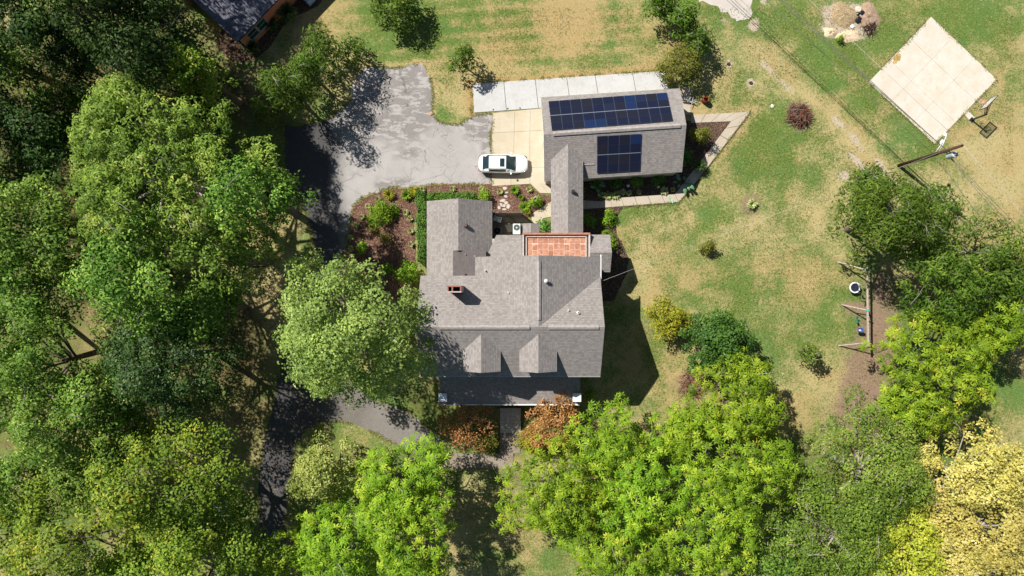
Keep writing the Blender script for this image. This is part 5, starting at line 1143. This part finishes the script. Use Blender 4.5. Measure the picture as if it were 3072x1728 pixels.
# ------------------------------------------------------------------ basketball hoop
hb = W(2914.5, 359.7); hoop = empty('basketball_hoop', tuple(hb), label='black basketball hoop post with clear framed backboard beside the court', cat='basketball hoop')
P1, P2 = W(2938.3, 329.9, 2.9), W(2971.3, 295.7, 2.9); bc = (P1 + P2) / 2; bdir = (P2 - P1).normalized(); bn = Vector((-bdir.y, bdir.x, 0)); bn = bn if bn.x < 0 else -bn   # towards the court
bw = (P2 - P1).length; L0 = lambda v: Vector(v) - hb
bm = bmesh.new(); tube(bm, [(0, 0, 0), (0, 0, 2.25)], .085, 10); box(bm, (0, 0, .06), (.4, .4, .04), rz=.8); bobj('post', bm, black_metal, hoop)
arm_end = L0((bc.x, bc.y, 3.2)) - bn * .18
for dz in (-.25, .25):
    for s in (-.18, .18): bm = bmesh.new(); tube(bm, [Vector((0, 0, 2.1 + dz * .3)) + bdir * s * .6, arm_end + Vector((0, 0, dz)) + bdir * s], .035, 6); bobj('arm', bm, black_metal, hoop)
m = M('acrylic', .08, .5); m.color((.75, .8, .85)); m.b.inputs['Alpha'].default_value = .30; acr = m.m
rzb = math.atan2(bdir.y, bdir.x); cB = L0((bc.x, bc.y, 3.43))
bm = bmesh.new(); box(bm, cB, (bw - .04, .02, 1.02), rz=rzb); bobj('backboard', bm, acr, hoop)
bm = bmesh.new()
for s, z, w_, h_ in ((-bw / 2, 0, .07, 1.1), (bw / 2, 0, .07, 1.1), (0, -.53, bw, .07), (0, .53, bw, .07)): box(bm, cB + bdir * s + Vector((0, 0, z)), (w_, .06, h_), rz=rzb)
bobj('board_frame', bm, black_metal, hoop)
bm = bmesh.new()
for s, z, w_, h_ in ((-.3, -.2, .05, .45), (.3, -.2, .05, .45), (0, -.42, .6, .05), (0, .02, .6, .05), (-bw / 2 + .08, 0, .05, .95), (bw / 2 - .08, 0, .05, .95), (0, .46, bw - .2, .05)): box(bm, cB + bdir * s + bn * .015 + Vector((0, 0, z)), (w_, .012, h_), rz=rzb)
bobj('target_lines', bm, white_paint, hoop)
rc_ = L0((bc.x, bc.y, 3.05)) + bn * .40; orange = plain('orange_paint', (.65, .12, .03), .5, .4)
bm = bmesh.new(); tube(bm, [rc_ + Vector((.23 * math.cos(a * math.pi / 8), .23 * math.sin(a * math.pi / 8), 0)) for a in range(17)], .014, 6, False); box(bm, rc_ - bn * .3, (.2, .2, .03), rz=rzb); bobj('rim', bm, orange, hoop)
bm = bmesh.new()
for k in range(10):
    a = k * math.pi / 5
    for s in (-1, 1): tube(bm, [rc_ + Vector((.23 * math.cos(a), .23 * math.sin(a), 0)), rc_ + Vector((.16 * math.cos(a + s * .3), .16 * math.sin(a + s * .3), -.22)), rc_ + Vector((.12 * math.cos(a + s * .0), .12 * math.sin(a), -.42))], .008, 4, False)
bobj('net', bm, cloud_white, hoop)

# ------------------------------------------------------------------ utility pole and lines
pb = W(2696, 497); pole = empty('utility_pole', tuple(pb), label='brown wooden utility pole with transformer and two lamps', cat='utility pole')
bm = bmesh.new(); tube(bm, [(0, 0, 0), (0, 0, 9.9)], [.17, .12], 12); bobj('pole', bm, wood_pole, pole, smooth=True)
def rel(px, py, z): return W(px, py, z) - pb
# transformer
tc = Vector((.48, -.42, 0)); bm = bmesh.new(); lathe(bm, [(.05, 7.25), (.27, 7.28), (.28, 7.35), (.28, 8.15), (.24, 8.22), (.05, 8.27)], tc, 20, True); tf = bobj('transformer', bm, grey_metal, pole, smooth=False)
for k, (dx, dy) in enumerate(((.1, .08), (-.08, -.05), (.12, -.12))):
    bm = bmesh.new(); lathe(bm, [(.04, 8.2), (.06, 8.28), (.035, 8.33), (.055, 8.38), (.03, 8.45), (.02, 8.55)], tc + Vector((dx, dy, 0)), 10, True); bobj('insulator', bm, red_brick_p if k != 1 else galv, tf)
bm = bmesh.new(); box(bm, tc * .5 + Vector((0, 0, 7.9)), (.5, .12, .06), rz=-.7); box(bm, tc * .5 + Vector((0, 0, 7.5)), (.5, .12, .06), rz=-.7); bobj('bracket', bm, galv, pole)
bm = bmesh.new(); lathe(bm, [(.04, 9.85), (.07, 9.95), (.04, 10.02), (.06, 10.08), (.03, 10.15)], (0, 0, 0), 10, True); bobj('top_insulator', bm, black_metal, pole)
# conduit up the pole
bm = bmesh.new(); tube(bm, [(.1, -.16, 0), (.08, -.14, 6.4)], .03, 6); bobj('conduit', bm, galv, pole)
for (hx, hy, z, l) in ((2839, 403, 6.9, 1), (2827, 423, 6.3, 0)):
    e = rel(hx, hy, z); s = Vector((.05, .12, z - .35)); bm = bmesh.new(); tube(bm, [s, s.lerp(e, .5) + Vector((0, 0, .15)), e + Vector((0, -.1, .02))], .035, 6); lm = bobj('lamp_arm', bm, cloud_white, pole, smooth=True)
    d = (e - s); bm = bmesh.new(); 
    if l: lathe(bm, [(.06, e.z - .02), (.2, e.z - .16), (.19, e.z - .18), (.05, e.z + .06), (.01, e.z + .08)], (e.x, e.y, 0), 16)
    else: tube(bm, [e - d.normalized() * .35, e - d.normalized() * .1, e + d.normalized() * .12], [.09, .15, .10], 10)
    bobj('lamp_head', bm, cloud_white, lm, smooth=True)
def cable(name, label, a, b, sag, r, mat, n=14, cont=None):
    a = Vector(a); b = Vector(b); pts = [a.lerp(b, i / n) - Vector((0, 0, sag * 4 * (i / n) * (1 - i / n))) for i in range(n + 1)]
    bm = bmesh.new(); tube(bm, pts, r, 5); return bobj(name, bm, mat, None, smooth=True, label=label, cat='power line', group='overhead lines at the utility pole')
wire = plain('wire', (.16, .15, .13), .6, .3); wire_l = plain('pale_wire', (.52, .50, .44), .5, .3)
top = pb + Vector((0, 0, 10.1))
def beyond(z, pxa, pya): return W(pxa, pya, z)
far1 = W(2439.5, 0, 9.9); dirn = (far1 - top).normalized(); cable('power_line', 'thin pale top wire running from the pole to the upper edge', top, top + dirn * 70, .5, .016, wire_l)
cable('power_line', 'thin pale top wire running from the pole to the right edge', top, top + (W(3072, 640, 10) - top).normalized() * 45, .4, .016, wire_l)
for i, (off, l) in enumerate(((0.0, 'first'), (.16, 'second'), (.34, 'third'))):
    z = 7.7; s = pb + Vector((.12, -.05, z)); e = W(2346 + off * 30, -6, z); dv = (e - s).normalized(); cable('power_line', 'dark twisted service cable from the pole up to the left, %s of three' % l, s, s + dv * 60 + Vector((off, off * .8, 0)), .7, .021, wire)
    s2 = pb + tc + Vector((0, -.2, 7.5 + off * .4)); e2 = W(3010 + off * 90, 655, 7.6); dv2 = (e2 - s2).normalized(); cable('power_line', 'dark service cable from the transformer down to the right, %s of three' % l, s2, s2 + dv2 * 40, .6, .02, wire)
s = pb + Vector((0, -.15, 6.1)); e = W(2900, 590, 6.1); cable('power_line', 'low telephone cable from the pole down to the right', s, s + (e - s).normalized() * 35, .5, .022, wire)
e = W(2380, 60, 6.0); cable('power_line', 'low telephone cable from the pole up to the left', s, s + (e - s).normalized() * 60, .8, .022, wire)
cable('service_drop', 'pale cable crossing the lawn from pole to house', pb + Vector((-.1, 0, 7.0)), Vector((xE, -(-.55), 6.9)), 1.1, .009, wire_l, 20)

# ------------------------------------------------------------------ swing set
zb = 2.5; a = W(2601, 806, zb); b = W(2603.6, 1033, zb); sw = empty('swing_set', ((a.x + b.x) / 2, (a.y + b.y) / 2, 0), label='long wooden swing set with three A frames on the lawn', cat='swing set')
o0 = sw.location; bm = bmesh.new(); mid = (a + b) / 2 - o0; box(bm, (0, 0, zb), (.13, (a - b).length + .3, .16), rz=math.atan2(b.x - a.x, -(b.y - a.y)) * 1.0); bobj('beam', bm, wood_grey, sw)
teal = plain('teal_bracket', (.05, .35, .30), .5, .4)
for k, (lx_, ly_) in enumerate(((2514, 786), (2524, 914), (2516, 1037))):
    t = (a.lerp(b, (0.02, .55, .98)[k])) - o0; f = W(lx_, ly_) - o0; f2 = Vector((2 * t.x - f.x, t.y - .02, 0)); f = Vector((f.x, f.y, 0))
    for q in (f, f2): bm = bmesh.new(); tube(bm, [q, Vector((t.x, t.y, zb))], .065, 6); bobj('leg', bm, wood_grey, sw)
    bm = bmesh.new(); p = f.lerp(Vector((t.x, t.y, zb)), .45); q = f2.lerp(Vector((t.x, t.y, zb)), .45); tube(bm, [p, q], .045, 6); bobj('cross_brace', bm, wood_grey, sw)
    bm = bmesh.new(); box(bm, (t.x, t.y, zb + .05), (.24, .16, .14)); bobj('bracket', bm, teal, sw)
rope = plain('rope', (.25, .24, .2), .9)
def swing(name, label, px, py, z, build, mat, dy=.35):
    c = W(px, py, z); o = empty(name, (c.x, c.y, 0), label=label, cat='swing'); build(o, z)
    for s in (-1, 1):
        bm = bmesh.new(); tube(bm, [(.0, s * dy, z + .05), (a.x - c.x, s * dy * 1.15, zb - .05)], .013, 5); bobj('rope', bm, rope, o)
def saucer(o, z):
    bm = bmesh.new(); lathe(bm, [(.52, z - .05), (.56, z), (.54, z + .07), (.46, z + .08), (.41, z + .02), (.41, z - .04)], (0, 0, 0), 28); bobj('rim', bm, cloud_white, o, smooth=True)
    bm = bmesh.new(); lathe(bm, [(.42, z), (.25, z - .05), (.01, z - .06)], (0, 0, 0), 28); bobj('seat', bm, plain('navy_fabric', (.015, .018, .035), .8), o, smooth=True)
swing('saucer_swing', 'round white rimmed saucer swing with dark seat', 2565, 863, .6, saucer, None, .5)
def belt(o, z):
    bm = bmesh.new(); n = 7; r = [[bm.verts.new((x, (i / (n - 1) - .5) * .6, z + ((i / (n - 1) - .5) * 2) ** 2 * .14)) for x in (-.1, .1)] for i in range(n)]
    for p, q in zip(r, r[1:]): bm.faces.new((p[0], q[0], q[1], p[1]))
    g = bmesh.ops.solidify(bm, geom=bm.faces[:], thickness=.02); bobj('seat', bm, plain('teal_plastic', (.02, .30, .27), .4, .5), o)
swing('belt_swing', 'teal belt swing hanging from the wooden beam', 2571, 958, .6, belt, None, .3)
def bucket(o, z):
    bm = bmesh.new(); blue = plain('blue_plastic', (.03, .16, .55), .4, .5)
    box(bm, (0, 0, z), (.42, .34, .05), bevel=.02); box(bm, (-.0, .17, z + .13), (.44, .04, .26), bevel=.015); box(bm, (0, -.17, z + .13), (.44, .04, .26), bevel=.015); box(bm, (.21, 0, z + .2), (.05, .34, .4), bevel=.015); bobj('seat', bm, blue, o)
    bm = bmesh.new(); box(bm, (-.27, 0, z + .16), (.10, .26, .14), bevel=.03); bobj('front_bar', bm, plain('red_plastic', (.55, .06, .08), .4, .5), o)
    bm = bmesh.new(); box(bm, (.02, 0, z + .04), (.22, .16, .03), bevel=.01); bobj('pad', bm, cloud_white, o)
swing('toddler_swing', 'blue bucket swing with red front bar', 2579, 990, .65, bucket, None, .2)

# ------------------------------------------------------------------ loose things on the grass
c = W(2112, 303); o = empty('burn_barrel', tuple(c), label='rusty red steel burn barrel beside the garage corner', cat='barrel')
rust = plain('rusty_red_steel', (.22, .05, .025), .8, .2, vary=.4, scale=7); bm = bmesh.new(); lathe(bm, [(.285, 0), (.29, .28), (.30, .29), (.29, .30), (.29, .58), (.30, .59), (.29, .60), (.285, .88), (.27, .88), (.27, .1), (.01, .1)], (0, 0, 0), 26); bobj('drum', bm, rust, o, smooth=True)
bm = bmesh.new(); lathe(bm, [(.26, .12), (.15, .18), (.01, .2)], (0, 0, 0), 12); bobj('ash', bm, plain('ash', (.3, .26, .24), 1), o)
# hose reel / bicycle like clutter at the garage corner
c = W(2068, 306); o = empty('metal_clutter', tuple(c), label='heap of silver pipes and tools at the garage corner', cat='tools'); rnd = random.Random(3)
for k in range(9):
    an = rnd.uniform(-.35, .35) + (1.2 if k > 6 else 0); L = rnd.uniform(.5, 1.2); p = Vector((rnd.uniform(-.2, .2), rnd.uniform(-.15, .15), .1 + k * .04)); dv = Vector((math.cos(an), math.sin(an), .1)) * L / 2
    bm = bmesh.new(); tube(bm, [p - dv, p + dv], rnd.choice((.02, .03, .045)), 6); bobj('pipe', bm, galv if k % 3 else black_metal, o)
def sticks(name, label, px, py, R, h, n, cols, seed, cat):
    rnd = random.Random(seed); c = W(px, py); o = empty(name, tuple(c), label=label, cat=cat)
    for ci, col in enumerate(cols):
        bm = bmesh.new()
        for k in range(n // len(cols)):
            a = rnd.uniform(0, 6.28); r = R * math.sqrt(rnd.random()) * .75; zz = h * (1 - (r / R) ** 2) * rnd.random(); p = Vector((r * math.cos(a), r * math.sin(a), zz)); d = Vector((rnd.gauss(0, 1), rnd.gauss(0, 1), rnd.gauss(0, .35))).normalized() * rnd.uniform(.25, .6) * R
            if p.z - abs(d.z) < 0: p.z = abs(d.z)
            mid = p + Vector((rnd.uniform(-.1, .1), rnd.uniform(-.1, .1), .05)); tube(bm, [p - d, mid, p + d], [.012, rnd.uniform(.015, .035), .006], 4, False)
        bobj('branches', bm, col, o, kind='stuff')
    return o
red_tw = plain('red_brown_twig', (.22, .085, .05), .9, vary=.4); grey_tw = plain('grey_twig', (.24, .19, .15), .9, vary=.3); dk_tw = plain('dark_twig', (.06, .035, .025), .9)
sticks('brush_pile', 'round heap of red brown brush on the lawn', 2392, 345, 1.35, 1.1, 420, [red_tw, dk_tw, grey_tw, red_tw], 5, 'brush pile')
sticks('dead_branches', 'heap of dead reddish branches beside the pecan crowns', 2075, 1150, 1.8, .7, 160, [red_tw, grey_tw], 6, 'dead branches')
sticks('brush_scraps', 'dark charred brush on the lower right of the debris heap', 2608, 88, .9, .3, 60, [dk_tw], 7, 'brush')
def bag(label, px, py, r, seed, mat, hs=.6):
    rr = random.Random(seed); bm = bmesh.new(); bmesh.ops.create_icosphere(bm, subdivisions=3, radius=r)
    for v in bm.verts: f = 1 + .16 * math.sin(v.co.x * 17 + seed) * math.sin(v.co.y * 13 + seed * 2) + rr.uniform(-.05, .05); v.co *= f; v.co.z *= hs; v.co.z = max(v.co.z, -r * hs * .7)
    c = W(px, py); o = bobj('rubbish_bag', bm, mat, None, label=label, cat='rubbish bag', group='rubbish on the debris heap', smooth=False); o.location = (c.x, c.y, r * hs * .7)
bagm = plain('black_plastic', (.015, .015, .018), .3, .5)
bag('shiny black rubbish bag, upper one on the debris heap', 2572, 43, .22, 1, bagm); bag('black rubbish bag beside the upper bag to its right', 2585, 40, .26, 2, bagm, .5); bag('flat black rubbish bag, lowest on the debris heap', 2574, 60, .34, 3, bagm, .4); bag('white plastic sack on the debris heap below the black bags', 2556, 80, .2, 4, cloud_white, .4); bag('pale cardboard scrap above the black bags', 2574, 28, .3, 5, plain('cardboard', (.62, .52, .40), .8), .25)
def mound(label, name, px, py, rx, ry, h, mat, seed):
    bm = bmesh.new(); n = 18; rr = random.Random(seed); rows = []
    for j in range(6):
        f = 1 - j / 5; rows.append([bm.verts.new((rx * f * math.cos(k * 6.283 / n) * (rr.uniform(.88, 1.1) + .18 * math.sin(k * 1.05 + seed)), ry * f * math.sin(k * 6.283 / n) * (rr.uniform(.88, 1.1) + .18 * math.cos(k * .7 + seed)), h * (1 - f ** 2) * rr.uniform(.45, 1.15) - .02)) for k in range(n)])
    for p, q in zip(rows, rows[1:]):
        for k in range(n): bm.faces.new((p[k], p[(k + 1) % n], q[(k + 1) % n], q[k]))
    c = W(px, py); o = bobj(name, bm, mat, None, smooth=True, label=label, cat='heap'); o.location = (c.x, c.y, 0)
sand = plain('sand', (.62, .48, .33), .95, .1, vary=.2, scale=4, bump=.6); straw = plain('dry_straw', (.34, .255, .15), .95, .1, vary=.5, scale=7, bump=.9); earth = plain('dug_earth', (.34, .24, .17), .95, .1, vary=.35, scale=5, bump=.8)
mound('small heap of pale sand left of the debris', 'sand_heap', 2490, 98, .75, .6, .4, sand, 1); mound('low heap of dry straw and weeds under the rubbish', 'straw_heap', 2530, 45, 1.5, 1.2, .35, straw, 2)
mound('low heap of brown dug earth right of the rubbish', 'earth_heap', 2605, 50, 1.2, 1.3, .3, earth, 3); mound('low pale soil heap on the lower edge of the debris', 'earth_heap', 2545, 108, 1.3, .6, .2, sand, 4)
for i, (x, y, l) in enumerate(((2186, 192, 'small rotten stump in a bare ring, upper of two on the lawn'), (2253, 249, 'small rotten stump in a bare ring, lower of two on the lawn'))):
    bm = bmesh.new(); lathe(bm, [(.20, -.02), (.15, .1), (.12, .12), (.01, .07)], (0, 0, 0), 9); o = bobj('stump', bm, dk_tw, None, label=l, cat='stump'); c = W(x, y); o.location = (c.x, c.y, 0)
for i, (x, y, r, l) in enumerate(((1294, 341, .2, 'orange brown stone on the asphalt corner by the grass strip'), (1072, 249, .22, 'pink brown stone at the left edge of the upper asphalt'), (2316, 319, .18, 'pale stone on the lawn left of the brush pile'))):
    bm = bmesh.new(); bmesh.ops.create_icosphere(bm, subdivisions=2, radius=r)
    for v in bm.verts: v.co *= random.Random(int(v.co.x * 999 + i)).uniform(.85, 1.15); v.co.z *= .5
    o = bobj('rock', bm, plain('rock%s' % 'abc'[i], ((.50, .30, .18), (.42, .26, .2), (.7, .65, .6))[i], .9), None, label=l, cat='rock'); c = W(x, y); o.location = (c.x, c.y, .06)
for i, (x, y, l) in enumerate(((1545, 373 + 0, 'small floodlight post'),)): pass
# edging along the triangular path
bm = bmesh.new(); tube(bm, [(p.x, p.y, .03) for p in P([(2252, 338), (2090, 548), (2037, 609), (1872, 621)])], .03, 5); bobj('path_edging', bm, wood_dark, None, label='dark edging board along the outer garden path', cat='edging')
# round drain plugs on the slab edge
for i, (x, y, l) in enumerate(((227, 528, 'left'), (391, 517, 'middle'), (530, 511, 'right'))):
    c = W(*z3(x, y)); bm = bmesh.new(); lathe(bm, [(.07, 0), (.07, .10), (.05, .12), (.01, .12)], (0, 0, 0), 10); o = bobj('drain_cap', bm, black_metal, None, label='small dark round cap on the slab edge, %s of three' % l, cat='cap'); o.location = (c.x, c.y, 0)

# ------------------------------------------------------------------ scatter: grass tufts, fallen leaves, mulch chips, pebbles
def scatter(name, n, polys, zf, size, mat, seed, region=None, tall=0.0, avoid=None, dens=None):
    rr = np.random.default_rng(seed)
    if region is None: xs = [p[0] for pl in polys for p in pl]; ys = [p[1] for pl in polys for p in pl]; region = (min(xs), min(ys), max(xs), max(ys))
    x = rr.uniform(region[0], region[2], n); y = rr.uniform(region[1], region[3], n); keep = np.ones(n, bool)
    if polys:
        keep = np.zeros(n, bool)
        for pl in polys: keep |= inside(pl, x, y)
    for pl in (avoid or []): keep &= ~inside(pl, x, y)
    if dens is not None: keep &= rr.random(n) < dens(x, y)
    x = x[keep]; y = y[keep]; n = len(x); a = rr.random(n) * 6.283; l = size * (.6 + .8 * rr.random(n)); w = l * (.45 if not tall else .35)
    d = np.stack([np.cos(a), np.sin(a), rr.normal(0, .3, n)], 1); b = np.stack([-np.sin(a), np.cos(a), rr.normal(0, .3, n)], 1); p = np.stack([x, y, np.full(n, zf) + rr.random(n) * .015], 1)
    if tall: d[:, 2] = tall * (.6 + rr.random(n))
    v = np.stack([p - b * (w * .5)[:, None], p + b * (w * .5)[:, None], p + d * l[:, None] + b * (w * .15)[:, None], p + d * l[:, None] - b * (w * .15)[:, None]], 1).reshape(-1, 3)
    v[:, 2] = np.maximum(v[:, 2], zf); TRIS[0] += 2 * n
    me = fast_mesh(name, v, np.arange(4 * n, dtype=np.int32).reshape(-1, 4), attr=np.repeat(rr.random(n), 4)); return link(name, me, mat, None, kind='stuff')
gt = leaf_mat('grass_blade', (.06, .10, .02), (.15, .19, .045), (.36, .31, .13), (.48, .40, .2), .2, .1)
def gd(x, y): return .25 + .75 * (fbm(x, y, .35, 77) > .5)
scatter('lawn_grass', 150000, None, 0, .09, gt, 1, region=(-11, -28, 50, 28), tall=.9, avoid=paved + [BED_A, BED_B, [V(xW, yS, 0), V(xE, yS, 0), V(xE, -8, 0), V(xW, -8, 0)]], dens=gd)
def edge_tufts(polys, n_per_m, wdt, seed):
    rr = np.random.default_rng(seed); X_, Y_ = [], []
    for pl in polys:
        for i in range(len(pl) if len(pl) > 20 else len(pl) - 1):
            a = pl[i]; b = pl[(i + 1) % len(pl)]; L = math.hypot(b[0] - a[0], b[1] - a[1]); n = int(L * n_per_m)
            t = rr.random(n); g_ = (fbm(a[0] + (b[0] - a[0]) * t, a[1] + (b[1] - a[1]) * t, .9, 55) > .42); t = t[g_]; n = len(t)
            X_.append(a[0] + (b[0] - a[0]) * t + rr.normal(0, wdt, n)); Y_.append(a[1] + (b[1] - a[1]) * t + rr.normal(0, wdt, n))
    x = np.concatenate(X_); y = np.concatenate(Y_); n = len(x); a = rr.random(n) * 6.283; d = np.stack([np.cos(a), np.sin(a), rr.uniform(.4, 1.2, n)], 1); b = np.stack([-np.sin(a), np.cos(a), 0 * a], 1)
    l = .10 + .10 * rr.random(n); p = np.stack([x, y, 0 * x], 1); v = np.stack([p - b * .02, p + b * .02, p + d * l[:, None] + b * .008, p + d * l[:, None] - b * .008], 1).reshape(-1, 3); TRIS[0] += 2 * n
    link('edge_grass', fast_mesh('edge_grass', v, np.arange(4 * n, dtype=np.int32).reshape(-1, 4), attr=np.repeat(np.clip(.35 + .65 * rr.random(n), 0, 1), 4)), gt, None, kind='stuff')
edge_tufts([ASPH_R, P([(1415,340),(1415,250),(1996,211)]), P([(2792, 51), (2989, 238), (2803, 432), (2605, 247), (2792, 51)]), P([(2250,336),(2088,548),(2036,608),(1871,620)])], 70, .07, 3)
fall = leaf_mat('fallen_leaf', (.22, .12, .05), (.38, .26, .12), (.55, .46, .30), (.65, .6, .45), .1, .1)
scatter('fallen_leaves', 1500, [P([(960, 1100), (1320, 1240), (1560, 1360), (1560, 1410), (1318, 1400), (900, 1290)])], .022, .10, fall, 2)
scatter('fallen_leaves', 9000, None, .01, .10, fall, 3, region=(W(640, 0).x, W(0, 1728).y, W(960, 0).x, W(0, 760).y), dens=lambda x, y: .25 + .6 * (fbm(x, y, .3, 9) > .52))
scatter('fallen_leaves', 9000, None, .0, .09, fall, 4, region=(W(1300, 0).x, W(0, 1728).y, W(2750, 0).x, W(0, 1100).y), dens=lambda x, y: .2 + .7 * (fbm(x, y, .3, 19) > .5), avoid=[[V(xW, 11, 0), V(xE, 11, 0), V(xE, 0, 0), V(xW, 0, 0)]])
chip = leaf_mat('mulch_chip', (.07, .03, .02), (.16, .085, .06), (.33, .21, .15), (.5, .38, .28), 0, .1)
scatter('mulch_chips', 22000, [BED_A], .032, .085, chip, 5, avoid=[[V(lw, 0, 0), V(lE, 0, 0), V(lE, ln, 0), V(lw, ln, 0)]])
scatter('mulch_chips', 8000, [BED_B], .03, .07, chip, 6)
scatter('fallen_leaves', 700, [P([(640,120),(665,165),(745,192),(815,135),(860,60),(930,30),(700,60)])], .03, .12, fall, 8)
print('leaf tris', TRIS[0])
